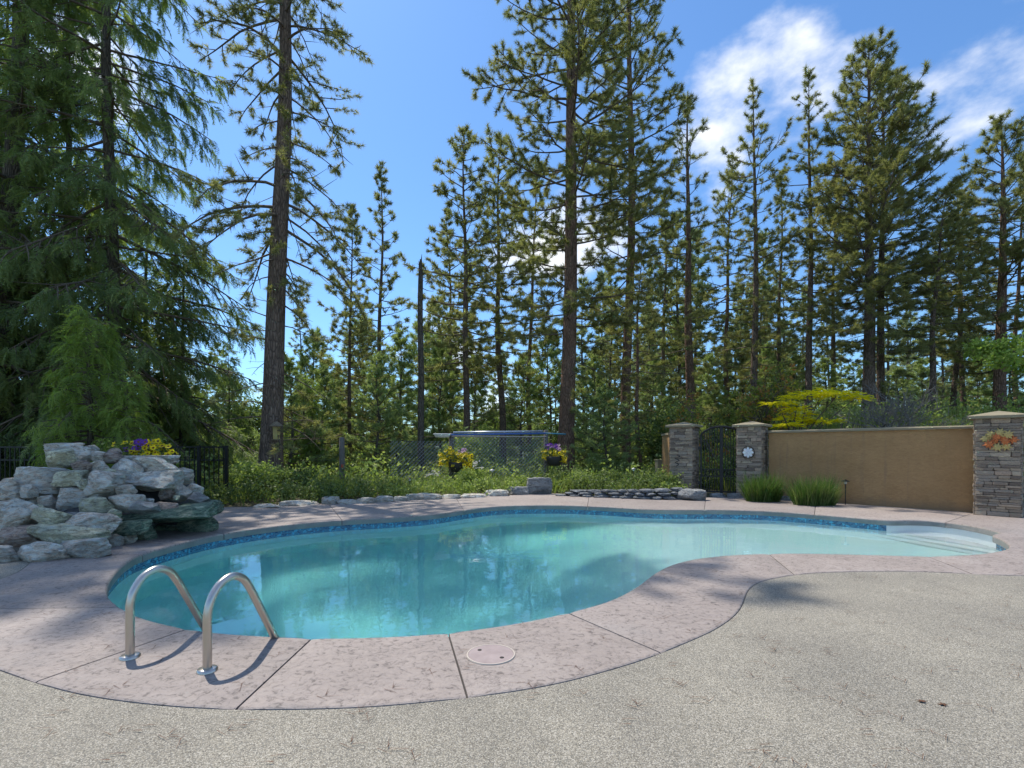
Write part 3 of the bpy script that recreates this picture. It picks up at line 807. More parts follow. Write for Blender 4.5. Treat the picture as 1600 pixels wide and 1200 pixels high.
rg = np.random.default_rng(11)
T_HERO = tuft_templates(rg, 10, 26, .19, .0155, 5, 100)
T_MID  = tuft_templates(rg, 10, 18, .21, .025, 5, 100)
T_FAR  = tuft_templates(rg, 8, 11, .32, .060, 5, 95)
T_SPRAY = spray_templates(rg, 8, 10, .36, .15, .030, .45)
T_SPRAYF = spray_templates(rg, 8, 9, .22, .10, .017, .5)
T_SPRAYB = spray_templates(rg, 8, 7, .42, .20, .055, .4)
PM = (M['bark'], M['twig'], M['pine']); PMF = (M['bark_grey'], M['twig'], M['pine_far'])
PMR = (M['bark_red'], M['twig'], M['pine'])
def stand(x_px, Y):                       # foot of a tree that the photo shows at column x_px
    X = (x_px - 800) / FOC * Y; return Vector((X, Y, terr(X, Y) - .05))
def height_to(y_px, Y, z0): return CAMH + (HOR - y_px) / FOC * Y - z0

# --- the tall pines that carry the picture, each grown on its own
Y = 14.5; p = stand(418, Y); 
tree('pine_tree', conifer(3, 25.0, .32, cb=.225, R=3.3, limbs=115, prof='column', e0=-22, e1=5, bend=-42, sub=.30, sublen=.40, T=T_HERO, tsc=.95, per=2.6, lean=(.034, .0), wob=.5, dead=26, sides=16, skip=.17, flat=.3, lowskip=.6), p, 0, PM,
     'tall pine with long drooping limbs and bare thick trunk carrying the bird feeder')
Y = 21.0; p = stand(884, Y)
tree('pine_tree', conifer(5, 34.0, .35, cb=.175, R=4.9, limbs=165, prof='round', e0=-8, e1=25, bend=20, sub=.36, sublen=.36, T=T_HERO, tsc=1.2, per=3.2, lean=(.004, 0), wob=.35, dead=14, sides=16, flat=.4, skip=.12), p, .6, PMR,
     'thick straight pine trunk behind the right flower basket with dense crown')
Y = 25.0; p = stand(977, Y)
tree('pine_tree', conifer(8, 33, .27, cb=.21, R=3.8, limbs=135, prof='round', e0=-5, e1=35, bend=22, sub=.36, T=T_HERO, tsc=1.25, per=3, lean=(.012, 0), wob=.5, dead=14, sides=12, skip=.1), p, 2.1, PMR,
     'slimmer reddish pine just beside the thick central pine trunk')
Y = 26.0; p = stand(1080, Y)
tree('pine_tree', conifer(12, height_to(150, Y, p.z), .27, cb=.16, R=2.6, limbs=78, prof='column', e0=-12, e1=30, bend=20, sub=.4, T=T_HERO, tsc=1.2, per=2.4, lean=(-.012, 0), wob=.5, dead=10, skip=.2), p, .3, PMR,
     'straight open-crowned pine rising directly behind the left gate pillar')
Y = 25.0; p = stand(1176, Y)
tree('pine_tree', conifer(15, height_to(128, Y, p.z), .20, cb=.18, R=2.5, limbs=80, prof='column', e0=-15, e1=40, bend=22, sub=.38, T=T_HERO, tsc=1.15, per=2.6, lean=(-.006, 0), wob=.5, dead=10, skip=.12), p, 1.3, PM,
     'narrow pine with pointed top rising behind the gate')
Y = 24.0; p = stand(1262, Y)
tree('pine_tree', conifer(18, height_to(112, Y, p.z), .175, cb=.24, R=2.3, limbs=72, prof='column', e0=-12, e1=38, bend=22, sub=.40, T=T_HERO, tsc=1.15, per=2.4, lean=(-.002, 0), wob=.3, dead=12, skip=.16), p, 2.3, PM,
     'slender dark-stemmed pine rising out of the yellow-leaved shrub')
Y = 22.0; p = stand(1358, Y)
tree('pine_tree', conifer(21, height_to(62, Y, p.z), .27, cb=.20, R=4.0, limbs=125, prof='round', e0=-8, e1=42, bend=24, sub=.34, T=T_HERO, tsc=1.15, per=3.2, lean=(.002, 0), wob=.3, dead=12, skip=.05), p, .3, PM,
     'tallest full-crowned pine above the tan wall, behind the bare shrub')
Y = 23.0; p = stand(1378, Y)
tree('pine_tree', conifer(22, height_to(92, Y, p.z), .19, cb=.30, R=3.4, limbs=95, prof='round', e0=-5, e1=42, bend=24, sub=.36, T=T_HERO, tsc=1.15, per=3, lean=(.045, 0), wob=.6, dead=4, skip=.05), p, 1.1, PM,
     'pine with leaning stem crossing the tallest pine above the wall')
Y = 22.0; p = stand(1562, Y)
tree('pine_tree', conifer(25, height_to(188, Y, p.z), .26, cb=.18, R=3.4, limbs=105, prof='round', e0=-8, e1=38, bend=22, sub=.36, T=T_HERO, tsc=1.15, per=3, lean=(.004, 0), wob=.4, dead=8, skip=.05), p, .9, PMR,
     'red-barked pine standing behind the right stone pillar')
# --- a stock of narrower pines, shared by the copies
ST = [conifer(40, 17, .17, cb=.12, R=2.6, limbs=84, prof='cone', e0=-15, e1=40, bend=22, sub=.42, T=T_MID, tsc=1.15, per=2.4, wob=.7, dead=8, skip=.12),
      conifer(41, 17, .16, cb=.22, R=2.6, limbs=74, prof='column', e0=-18, e1=35, bend=20, sub=.42, T=T_MID, tsc=1.15, per=2.4, wob=.9, dead=14, skip=.15),
      conifer(42, 17, .19, cb=.28, R=3.2, limbs=78, prof='round', e0=-12, e1=32, bend=18, sub=.44, T=T_MID, tsc=1.2, per=2.6, wob=.9, dead=16, skip=.08),
      conifer(43, 17, .15, cb=.07, R=3.1, limbs=110, prof='cone', e0=-20, e1=45, bend=24, sub=.42, T=T_MID, tsc=1.15, per=2.6, wob=.6, dead=4, skip=.08)]
SF = [conifer(50, 16, .16, cb=.20, R=2.3, limbs=52, prof='cone', e0=-15, e1=40, bend=20, sub=.55, T=T_FAR, tsc=1.2, per=2.6, wob=.8, dead=8, skip=.1, sides=6),
      conifer(51, 16, .17, cb=.42, R=2.6, limbs=46, prof='round', e0=-15, e1=35, bend=20, sub=.55, T=T_FAR, tsc=1.25, per=2.6, wob=.9, dead=12, skip=.1, sides=6),
      conifer(52, 16, .15, cb=.12, R=2.6, limbs=60, prof='cone', e0=-20, e1=45, bend=24, sub=.55, T=T_FAR, tsc=1.2, per=2.8, wob=.6, dead=2, skip=.05, sides=6)]
SY = [conifer(60, 6, .09, cb=.05, R=1.9, limbs=66, prof='cone', e0=-12, e1=45, bend=20, sub=.30, T=T_MID, tsc=1.0, per=2.4, wob=1.2, skip=.05, sides=6),
      conifer(61, 6, .08, cb=.07, R=2.1, limbs=60, prof='round', e0=-8, e1=45, bend=24, sub=.30, T=T_MID, tsc=1.05, per=2.4, wob=1.6, skip=.05, sides=6)]
NAMED = [  # column, depth, row of the top, stock, label
 (548, 23, 318, 3, 'bushy pine with dark double stem, behind the leftmost wooden fence post'),
 (592, 29, 255, 0, 'pointed pine left of the branchless snag'),
 (727, 24, 205, 2, 'broad pale pine behind the left flower basket'),
 (700, 33, 330, 1, 'thin pine between the snag and the broad pale pine'),
 (785, 27, 215, 2, 'pine whose lower trunk shows between the two flower baskets'),
 (830, 33, 250, 1, 'thin pine tucked left of the thick central trunk'),
 (465, 30, 480, 0, 'small pointed pine seen just right of the drooping pine trunk'),
 (1000, 22, 380, 1, 'dark lower pine stem hard beside the slim reddish trunk'),
 (1035, 34, 300, 0, 'pale pine filling the gap left of the left gate pillar'),
 (1140, 31, 240, 1, 'thin pine seen through the arched gate'),
 (1218, 30, 270, 0, 'faint pine between the gate pine and the slender dark-stemmed pine'),
 (1305, 27, 285, 2, 'short broad pine left of the tallest pine above the wall'),
 (1452, 21, 300, 2, 'pine with left-leaning trunk above the middle of the tan wall'),
 (1490, 24, 285, 2, 'dense pine with paired trunk left of the right pillar'),
 (1507, 25, 300, 2, 'second stem of the paired pines left of the right pillar'),
 (1590, 25, 240, 1, 'thin pine at the right edge of the photo'),
]
for x, Y, top, k, lab in NAMED:
    p = stand(x, Y); h = height_to(top, Y, p.z); s = h / 17
    o = tree('pine_tree', ST[k], p, rnd.uniform(0, 6.28), (PM, PMR, PM, PM)[k], lab, scale=max(s, .72) if s < 1 else s, sz=s)
    if 'leaning' in lab: o.rotation_euler.y = -.07
# a broken snag
Y = 20.0; p = stand(657, Y); h = height_to(405, Y, p.z)
o = empty('dead_tree', p); tag(o, 'straight branchless dead trunk with broken top', 'dead tree')
wd = Wood(); path = trunk_path(np.random.default_rng(3), h, (0.004, 0), .3, 12); wd.tube(path, np.array(list(np.linspace(.15, .105, 11)) + [.045]), 10); tp = path[-1]; wd.tube(np.array([tp - np.array([0, 0, .3]), tp + np.array([.04, 0, .22])]), np.array([.05, .006]), 5); wd.tube(np.array([tp - np.array([.05, 0, .5]), tp + np.array([-.08, .02, -.05])]), np.array([.05, .006]), 5); mobj('trunk', wd.mesh('trunk'), M['bark_grey'], o)
wd = Wood(); rr = np.random.default_rng(5)
for i in range(22):
    b_ = at_path(path, rr.uniform(.15, .98)); a = rr.uniform(0, 6.28); L = rr.uniform(.15, .7)
    e_ = b_ + np.array([math.cos(a), math.sin(a), rr.uniform(-.3, .3)]) * L; wd = Wood(); wd.tube(np.array([b_, (b_ + e_) / 2 + rr.normal(size=3) * .04, e_]), np.array([.02, .014, .005]), 4); mobj('branch', wd.mesh('branch'), M['twig'], o)
# distant pines
far_rng = random.Random(21)
for i in range(112):
    Y = far_rng.uniform(34, 78); x = far_rng.uniform(-120, 1720)
    if 340 < x < 640 and Y < 45: Y += 14
    X = (x - 800) / FOC * Y; k = far_rng.choice((0, 1, 2)); s = far_rng.uniform(.75, 1.12)
    if x < 640: s *= .72
    elif x > 1100: s *= .9
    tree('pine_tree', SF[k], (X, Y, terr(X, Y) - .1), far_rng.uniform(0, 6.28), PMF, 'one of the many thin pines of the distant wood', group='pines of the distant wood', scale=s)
# young pines under the tall ones
yo = [(452,19,560,0),(505,21,575,1),(585,20,560,1),(622,25,520,0),(690,26,540,1),(745,28,560,0),(815,30,560,1),(925,24,560,0),(950,19,610,1),(1020,27,560,0),(1110,30,560,1),
      (1200,28,540,0),(1245,30,560,1),(1290,25,560,0),(1330,29,570,1),(1400,27,580,1),(1440,30,560,0),(1530,28,560,0),(1585,24,560,1),(490,30,520,0),(560,34,500,1),(655,36,500,0),(860,36,520,1),(1060,36,500,0)]
for i, (x, Y, top, k) in enumerate(yo):
    p = stand(x, Y); h = height_to(top, Y, p.z); s = h / 6
    tree('young_pine', SY[k], p, rnd.uniform(0, 6.28), (M['bark_grey'], M['twig'], M['pine_young']), 'young pine of the undergrowth below the tall pines', 'pine tree', 'young pines below the tall pines', scale=max(s, .8), sz=s)

# --- firs on the left behind the rocks
FM = (M['bark_grey'], M['twig'], M['fir'])
Y = 15.0; p = stand(186, Y)
tree('fir_tree', conifer(70, 28, .20, cb=.05, R=4.0, limbs=185, prof='cone', e0=-22, e1=10, bend=-12, sub=.24, sublen=.42, T=T_SPRAY, tsc=1.05, per=3.0, wob=.4, up=(0, 0, 1), hang=.35, flat=.2, skip=.15), p, 0, FM,
     'drooping fir with thin dark stem rising behind the rock waterfall', 'fir tree')
Y = 14.6; p = stand(-20, Y)
tree('fir_tree', conifer(71, 27, .32, cb=.06, R=4.0, limbs=160, prof='cone', e0=-20, e1=10, bend=-12, sub=.26, sublen=.42, T=T_SPRAY, tsc=1.05, per=2.8, lean=(.075, 0), wob=.4, up=(0, 0, 1), hang=.35, flat=.2, sides=12, skip=.15), p, 1.0*0, FM,
     'leaning thick-trunked fir at the left edge of the photo', 'fir tree')
FB = conifer(72, 15, .16, cb=.04, R=3.1, limbs=120, prof='cone', e0=-18, e1=15, bend=-8, sub=.32, sublen=.42, T=T_SPRAYB, tsc=1.1, per=2.6, wob=.5, up=(0, 0, 1), hang=.3, flat=.2, sides=8)
for x, Y, s, lab in ((285, 17.5, .62, 'shorter fir filling the gap between drooping pine and rock waterfall'), (95, 17, 1.05, 'fir standing behind between the two near firs'),
                     (20, 18, 1.15, 'dark fir behind the leaning trunk at the left edge'), (235, 21, .85, 'fir deep in the wood behind the iron fence'),
                     (355, 25, .45, 'low fir seen left of the drooping pine trunk'), (-75, 15.5, 1.0, 'fir cut off by the left edge')):
    p = stand(x, Y); tree('fir_tree', FB, p, rnd.uniform(0, 6.28), FM, lab, 'fir tree', scale=s, sz=1.35 if x in (95, 20) else s)
FN = conifer(75, 3.4, .07, cb=.05, R=1.0, limbs=110, prof='cone', e0=-18, e1=30, bend=-25, sub=.15, sublen=.45, T=T_SPRAYF, tsc=1.0, per=3.2, wob=1.2, up=(0, 0, 1), hang=.45, flat=.2, sides=8)
Y = 9.6; p = stand(146, Y); h = height_to(490, Y, p.z)
tree('young_fir', FN, p, .4, (M['bark_grey'], M['twig'], M['fir_fresh']), 'bright green young fir with pointed top behind the rock waterfall', 'fir tree', scale=h/3.4)
Y = 9.3; p = stand(203, Y); h = height_to(592, Y, p.z)
tree('young_fir', FN, p, 2.4, (M['bark_grey'], M['twig'], M['fir_fresh']), 'smaller weeping young fir behind the yellow flowers on the rocks', 'fir tree', scale=h/3.4)
Y = 20.0; p = stand(480, Y); h = height_to(590, Y, p.z)
tree('young_fir', FN, p, 1.4, (M['bark_grey'], M['twig'], M['fir_fresh']), 'light green young fir right of the drooping pine trunk', 'fir tree', scale=h/3.4)

# ------------------------------------------------------------------ rocks
def rock_mesh(name, seed, dx, dy, dz, cuts=11, sub=4, rough=.085, boxy=.55, flat_top=False):
    """angular stone of about the given size: squared-off ball, sliced by planes, then roughened"""
    r = random.Random(seed); bm = bmesh.new(); bmesh.ops.create_icosphere(bm, subdivisions=sub, radius=1.0)
    off = Vector((r.uniform(-50, 50), r.uniform(-50, 50), r.uniform(-50, 50)))
    pl = []
    for _ in range(cuts):
        n = Vector((r.gauss(0, 1), r.gauss(0, 1), r.gauss(0, .8))).normalized(); pl.append((n, r.uniform(.58, .86) + .22 * max(0, boxy - .55)))
    if flat_top: pl.append((Vector((r.gauss(0, .06), r.gauss(0, .06), 1)).normalized(), .72))
    for v in bm.verts:
        c = v.co.copy(); m_ = max(abs(c.x), abs(c.y), abs(c.z)); c = c.lerp(c / m_ * .86, boxy)
        for n, d in pl:
            e = c.dot(n) - d
            if e > 0: c -= n * e * .97
        q = c * 1.6 + off
        c += c.normalized() * (mnoise.fractal(q, 1.0, 2.0, 4) * rough + .02 * mnoise.noise(Vector((q.x * 1.2, q.y * 1.2, q.z * 5))) + .035 * mnoise.noise(q * 6))
        v.co = c
    lo_ = [min(v.co[k] for v in bm.verts) for k in range(3)]; hi_ = [max(v.co[k] for v in bm.verts) for k in range(3)]
    for v in bm.verts:
        v.co = Vector([((v.co[k] - lo_[k]) / (hi_[k] - lo_[k]) - .5) * (dx, dy, dz)[k] for k in range(3)])
    me = bpy.data.meshes.new(name); bm.to_mesh(me); bm.free(); me.polygons.foreach_set('use_smooth', [True] * len(me.polygons))
    try:
        me.set_sharp_from_angle(angle=math.radians(38))
    except Exception: pass
    return me

wf = empty('rock_waterfall', (-5.6, 6.8, 0)); tag(wf, 'mortared pile of grey boulders forming a pool waterfall ledge', 'rock waterfall')
def wrock(x0, x1, y0, y1, Y, seed, mat='rock', depth=None, rx=0.0, boxy=.55, rot=None, cuts=9, flat_top=False):
    """stone that fills a box of the zoomed photo (x4, offset 0/660) at depth Y"""
    c = P((x0 + x1) / 8, 660 + (y0 + y1) / 8, Y); wd_ = (x1 - x0) / 4 * Y / FOC * 1.02; hg = (y1 - y0) / 4 * Y / FOC * 1.03
    dp = depth or min(.75, max(hg * .9, wd_ * .55)); asp = wd_ / hg; boxy = min(.88, .52 + .14 * max(0, asp - 1))
    o = mobj('rock', rock_mesh('rock', seed, wd_, dp, hg, boxy=boxy, cuts=cuts, flat_top=flat_top), M[mat], wf, c - wf.location)
    o.rotation_euler = (0, rx, (-.12 if rot is None else rot)); return o
WR = [ # x0 x1 y0 y1 depth material (tilt)
 (-40,115,770,885,5.5,'rock',.0),(105,400,750,880,5.55,'rock',.03),(380,695,730,850,5.75,'rock',-.08),(-10,270,655,775,5.95,'rock_brown',.0),(172,425,532,645,6.2,'rock_green',.08),(405,715,570,690,6.2,'rock',.04),(190,690,640,738,6.05,'rock_green',.05),
 (-40,265,475,670,6.25,'rock',-.12),(-10,155,358,485,6.7,'rock',0),(150,215,388,475,6.65,'rock',0),(125,400,280,455,6.9,'rock',.03),(330,565,300,400,6.85,'rock_green',-.05),
 (265,500,168,285,7.3,'rock_green',-.18),(445,575,148,250,7.35,'rock',.25),(305,515,126,195,7.6,'rock',.02),(540,618,140,195,7.6,'rock',0),(570,645,178,245,7.4,'rock',0),
 (643,772,160,258,7.5,'rock_brown',0),(755,1090,205,275,7.75,'rock',.0),(450,595,238,315,7.1,'rock_brown',-.2),(553,685,245,335,7.15,'rock',-.35),(548,752,308,470,6.8,'rock',.15),
 (497,562,353,425,6.75,'rock_green',0),(733,862,388,465,6.8,'rock',0),(522,685,468,580,6.5,'rock_green',.05),(362,565,408,570,6.75,'rock',.1),(675,888,448,565,6.7,'rock',-.05),
 (808,988,488,576,6.55,'boulder',-.05),(678,754,538,612,6.4,'rock_green',0),(682,890,238,400,7.3,'rock',.45),(755,1115,308,432,7.35,'rock',-.08),(838,1095,218,325,7.5,'rock',.05),
 (1093,1202,283,388,7.7,'rock',0),(1066,1195,382,495,7.45,'rock',0),(1165,1262,385,460,7.6,'rock',.3),(1185,1312,440,520,7.35,'boulder',.15),(975,1120,500,560,7.0,'rock_brown',.08),
 (690,960,610,705,6.55,'rock_dark',-.12),(670,765,700,790,6.35,'rock',0),(755,832,690,785,6.55,'rock',0),(518,675,678,755,6.2,'rock',-.1),(825,960,640,760,6.8,'rock_dark',0),
 (1110,1355,555,690,7.55,'rock_dark',0),(250,380,450,565,6.8,'rock',0),(275,370,725,765,5.9,'rock_brown',0),(960,1130,640,720,7.6,'rock_dark',0),(860,1080,420,520,7.75,'rock_dark',0),
 (555,640,420,480,6.75,'rock',0),(20,140,345,400,7.0,'rock',.0),(420,490,560,590,6.3,'boulder',0),(100,260,640,690,6.1,'rock_brown',0),(640,720,290,340,7.0,'rock_green',0),
]
for i, (a, b, c, d, Y, mt, tl) in enumerate(WR): wrock(a, b, c, d, Y, 100 + i, mt, rx=tl, flat_top=(i in (0, 1, 10, 14, 18)))
fr = random.Random(12)
for i in range(46):   # small stones wedged into the gaps
    zx = fr.uniform(10, 1180); lo_y = 300 if 130 < zx < 1100 else 420; zy = fr.uniform(lo_y, 740 if zx < 700 else 560); Yr = 7.7 - (zy - 130) / 745 * 2.05 + (.35 if zx > 760 else 0) + .10
    w0 = fr.uniform(40, 85); h0 = w0 * fr.uniform(.55, .9); wrock(zx - w0/2, zx + w0/2, zy - h0/2, zy + h0/2, Yr, 600 + i, fr.choice(('rock', 'rock', 'boulder', 'rock_green', 'rock_brown')), rx=fr.uniform(-.4, .4), rot=fr.uniform(-.6, .6))
# overhanging spill ledge
c = P((735 + 1325) / 8, 660 + 575 / 4, 7.15)
o = mobj('spill_ledge', rock_mesh('spill_ledge', 301, (1325-735)/4*7.2/FOC*1.05, .95, .24, cuts=5, sub=4, boxy=.7, flat_top=True), M['rock_dark'], wf, c - wf.location); o.rotation_euler = (0, -.10, .28)
# mortar core
mb = MB(); me = rock_mesh('mortar_core', 400, 2.1, 1.3, 1.4, cuts=3, sub=4, boxy=.2); mobj('mortar_core', me, M['mortar'], wf, Vector((-6.15, 7.95, .30)) - wf.location)
me = rock_mesh('mortar_core', 401, 1.6, .9, .8, cuts=3, sub=4, boxy=.2); mobj('mortar_core', me, M['mortar'], wf, Vector((-5.85, 6.95, .12)) - wf.location)

# boulders and edging stones along the far bed
def boulder(x0, x1, y0, y1, seed, label, mat='boulder', boxy=.6, cat='boulder', ft=True, name='boulder', group=None, up=0.0):
    Y = G((x0 + x1) / 2, y1).y + .15; c = P((x0 + x1) / 2, (y0 + y1) / 2, Y); w_ = (x1 - x0) * Y / FOC * 1.05; h_ = (y1 - y0) * Y / FOC * 1.1
    o = mobj(name, rock_mesh(name, seed, w_, max(.3, w_ * .65), h_ + .06, boxy=boxy, flat_top=ft, cuts=6), M[mat], None, c - Vector((0, 0, .02))); o.rotation_euler.z = rnd.uniform(-.2, .2)
    return tag(o, label, cat, group)
boulder(823, 862, 747, 772, 501, 'tall flat-topped grey boulder at the far edge of the deck', boxy=.85)
boulder(791, 827, 761, 773, 502, 'low pale slab leaning against the tall flat-topped boulder')
boulder(1060, 1103, 765, 782, 503, 'pale rounded boulder in front of the left gate pillar', boxy=.45)
EDGE = [(438,492,783,790),(503,530,777,788),(528,556,781,788),(552,585,778,787),(583,615,776,785),(613,640,776,783),(636,690,771,780),(690,718,773,779),(716,760,772,777),(758,795,766,775),(400,440,788,794)]
ords = ['second','third','fourth','fifth','sixth','seventh','eighth','ninth','tenth','eleventh','first']
for i, (a, b, c, d) in enumerate(EDGE):
    boulder(a, b, c, d, 520 + i, f'low edging stone of the far bed, {ords[i]} from the waterfall side', 'rock', .5, 'edging stone', False, 'edging_stone', 'edging stones of the far bed')
for i, (a, b, c, d, l) in enumerate(((1110,1133,771,777,'small grey stone lying at the foot of the gate, pillar side'), (1138,1162,771,778,'small grey stone at the foot of the gate beside the grass'), (1212,1243,776,782,'flat pale stone between the two grass clumps'))):
    boulder(a, b, c, d, 540 + i, l, 'boulder', .5, 'stone', False, 'stone')
# dry-stone retaining wall, dark
rw = empty('retaining_wall', G(965, 781)); tag(rw, 'low dark dry-stone wall holding the bed left of the gate', 'stone wall')
r_ = random.Random(9); k = 0
for row in range(3):
    x = 868.0
    while x < 1062:
        L = r_.uniform(14, 30); xm = x + L / 2; f = (xm - 868) / 194; ybase = 774.5 + 6.5 * min(1, f * 1.25); hrow = (2.8 + 3.6 * f)
        if row and f < .12: x += L; continue
        Y = G(xm, ybase).y + .12 + row * .05; yy = ybase - hrow * (row + .5); c = P(xm, yy, Y)
        o = mobj('stone', rock_mesh('stone', 700 + k, L * Y / FOC * 1.04, .34, hrow * Y / FOC * 1.12, boxy=.8, sub=2, cuts=4, rough=.06), M['slate'], rw, c - rw.location); k += 1
        o.rotation_euler.z = -.05; x += L

# ------------------------------------------------------------------ pool ladder, skimmer lid
lad = empty('pool_ladder', (-2.0, 2.85, 0)); tag(lad, 'pair of bent stainless steel ladder rails at the near pool edge', 'pool ladder')
B1, B2 = G(203, 1027), G(324, 1048); dperp = Vector((.29, .957, 0)).normalized()
prof = [(0, 0), (0, .12), (0, .24), (.004, .33), (.030, .405), (.085, .468), (.165, .492), (.245, .458), (.300, .385), (.36, .275), (.43, .145), (.5, .012), (.57, -.12), (.62, -.25), (.64, -.45), (.64, -.9)]
for B in (B1, B2):
    pts = [Vector((dperp.x * s, dperp.y * s, z)) for s, z in prof]; pts = crom(pts, 5, False)
    mb = MB(); mb.tube(pts, .0235, 20); rail = mb.build('rail', M['steel'], lad, B - lad.location, True)
    mb = MB(); mb.lathe([(.024, .02), (.045, .017), (.052, .012), (.054, 0.001)], 28); mb.build('flange', M['steel'], rail, None, True)
for z, s in ((-.45, .64), (-.75, .64)):
    mb = MB(); a = B1 + dperp * s; b = B2 + dperp * s; mid = (a + b) / 2; ux = (b - a).normalized(); L = (b - a).length / 2
    q = [mid + ux * sx * L + dperp * sy * .05 + Vector((0, 0, z + sz * .015)) - lad.location for sz in (-1, 1) for sy in (-1, 1) for sx in (-1, 1)]
    mb.add(q, [(0,1,3,2),(4,6,7,5),(0,4,5,1),(2,3,7,6),(0,2,6,4),(1,5,7,3)]); mb.build('tread', M['steel'], lad)
sk = empty('skimmer_lid', G(767, 1023) + Vector((0, 0, .002))); tag(sk, 'round skimmer lid with cream rim and two finger holes set in the deck', 'skimmer lid')
mb = MB(); mb.lathe([(.0001, .004), (.07, .004), (.138, .004), (.139, .0)], 40); mb.build('cover', M['lid'], sk)
mb = MB(); mb.lathe([(.1395, -.001), (.1395, .005), (.1465, .005), (.149, -.001)], 48); mb.build('rim', M['lid_rim'], sk)
for hx, hy in ((-.072, .055), (.068, -.055)):
    mb = MB(); mb.lathe([(.0001, .0055), (.013, .0055), (.0135, .003)], 16); mb.build('finger_hole_shade', M['hole'], sk, (hx, hy, 0))  # raised dark disc paints the shade inside the hole
for i, (x, y) in enumerate(((1440, 1095), (1473, 1100))):
    mb = MB(); vv = []; n = 12; rr = random.Random(i)
    for k in range(n):
        a = 2 * math.pi * k / n; r0 = .024 * (1 if k % 2 else .55) * rr.uniform(.8, 1.2); vv.append((r0 * math.cos(a), r0 * .7 * math.sin(a), -.003 + rr.uniform(0, .006)))
    mb.add([(0, 0, -.002)] + vv, [(0, 1 + k, 1 + (k + 1) % n) for k in range(n)]); o = mb.build('fallen_leaf', M['brown_leaf'], None, G(x, y))
    tag(o, ('dry brown leaf on the aggregate, left of the pair', 'dry brown leaf on the aggregate, right of the pair')[i], 'leaf', 'fallen leaves')

# ------------------------------------------------------------------ stone pillars, stucco wall, gate
def bevel_box_mesh(name, b=.10):
    bm = bmesh.new(); bmesh.ops.create_cube(bm, size=1.0); bmesh.ops.bevel(bm, geom=list(bm.edges), offset=b, segments=1, affect='EDGES')
    rr = random.Random(hash(name) % 1000)
    for v in bm.verts: v.co += Vector((rr.uniform(-.035, .035), rr.uniform(-.05, .05), rr.uniform(-.05, .05)))
    me = bpy.data.meshes.new(name); bm.to_mesh(me); bm.free(); me.materials.append(M['ledge']); return me
LEDGE = [bevel_box_mesh('stone%d' % i, .07 + .02 * i) for i in range(4)]
def pillar(center, rz, S, Hst, seed, label, capn=1.30):
    t = empty('stone_pillar', center, rz); tag(t, label, 'pillar'); r = random.Random(seed)
    mb = MB(); mb.box(-S/2+.03, S/2-.03, -S/2+.03, S/2-.03, -.2, Hst); mb.build('core', M['core'], t)
    for face in range(4):
        a = face * math.pi / 2; z = .0
        while z < Hst - .01:
            h = min(r.choice((.035, .045, .055, .065, .085)), Hst - z)
            if Hst - z - h < .025: h = Hst - z
            x = -S / 2 + (.0 if face % 2 else .012)
            while x < S / 2 - .01:
                L = r.uniform(.10, .34)
                if S / 2 - (x + L) < .08: L = S / 2 - x
                pr = r.uniform(.0, .022); o = mobj('stone', r.choice(LEDGE), None, t)
                lx, ly = x + L / 2, -S / 2 + .018 - pr / 2
                o.location = (lx * math.cos(a) - ly * math.sin(a), lx * math.sin(a) + ly * math.cos(a), z + h / 2)
                o.rotation_euler = (0, 0, a); o.scale = (L - .004, .05 + pr, h - .003); x += L
            z += h
    C = S / 2 * capn; mb = MB()
    mb.add([(-C,-C,Hst),(C,-C,Hst),(C,C,Hst),(-C,C,Hst),(-C,-C,Hst+.05),(C,-C,Hst+.05),(C,C,Hst+.05),(-C,C,Hst+.05),(-C*.96,-C*.96,Hst+.062),(C*.96,-C*.96,Hst+.062),(C*.96,C*.96,Hst+.062),(-C*.96,C*.96,Hst+.062),(0,0,Hst+.155)],
           [(3,2,1,0),(0,1,5,4),(1,2,6,5),(2,3,7,6),(3,0,4,7),(4,5,9,8),(5,6,10,9),(6,7,11,10),(7,4,8,11),(8,9,12),(9,10,12),(10,11,12),(11,8,12)])
    mb.build('cap', M['cap'], t); return t
WA, WB = Vector((6.62, 12.42, 0)), Vector((9.14, 9.62, 0)); wdir = (WB - WA).normalized(); wrz = math.atan2(wdir.y, wdir.x)
wnrm = Vector((wdir.y, -wdir.x, 0))
wall = empty('garden_wall', WA, wrz); tag(wall, 'tan stucco garden wall running between two stone pillars', 'wall'); WL = (WB - WA).length
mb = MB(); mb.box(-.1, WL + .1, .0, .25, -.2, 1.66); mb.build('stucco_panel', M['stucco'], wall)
mb = MB(); mb.add([(x, y, z) for x in (-.1, WL + .1) for y, z in ((-.05, 1.66), (-.055, 1.70), (-.03, 1.725), (.28, 1.725), (.305, 1.70), (.30, 1.66))],
    [(k, (k+1) % 6, 6 + (k+1) % 6, 6 + k) for k in range(6)] + [(5,4,3,2,1,0), (6,7,8,9,10,11)]); mb.build('coping', M['cap'], wall)
S = .62
PR = WB + wdir * (S / 2 - .01) + wnrm * .06; pr_ = pillar(PR, wrz, S, 1.83, 5, 'right stone pillar carrying the orange maple-leaf ornament')
PMm = Vector((6.28, 12.80, 0)); pm_ = pillar(PMm, wrz + .12, .60, 1.83, 6, 'middle stone pillar between gate and tan wall')
PLl = Vector((4.82, 13.70, 0)); pl_ = pillar(PLl, wrz + .22, .62, 1.86, 7, 'left stone pillar beside the arched gate')
stub = empty('garden_wall', (4.60, 14.0, 0), 1.45); tag(stub, 'short piece of tan wall behind the left gate pillar', 'wall')
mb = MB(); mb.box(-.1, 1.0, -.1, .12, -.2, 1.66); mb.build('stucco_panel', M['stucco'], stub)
mb = MB(); mb.box(-.1, 1.03, -.13, .15, 1.66, 1.72); mb.build('coping', M['cap'], stub)
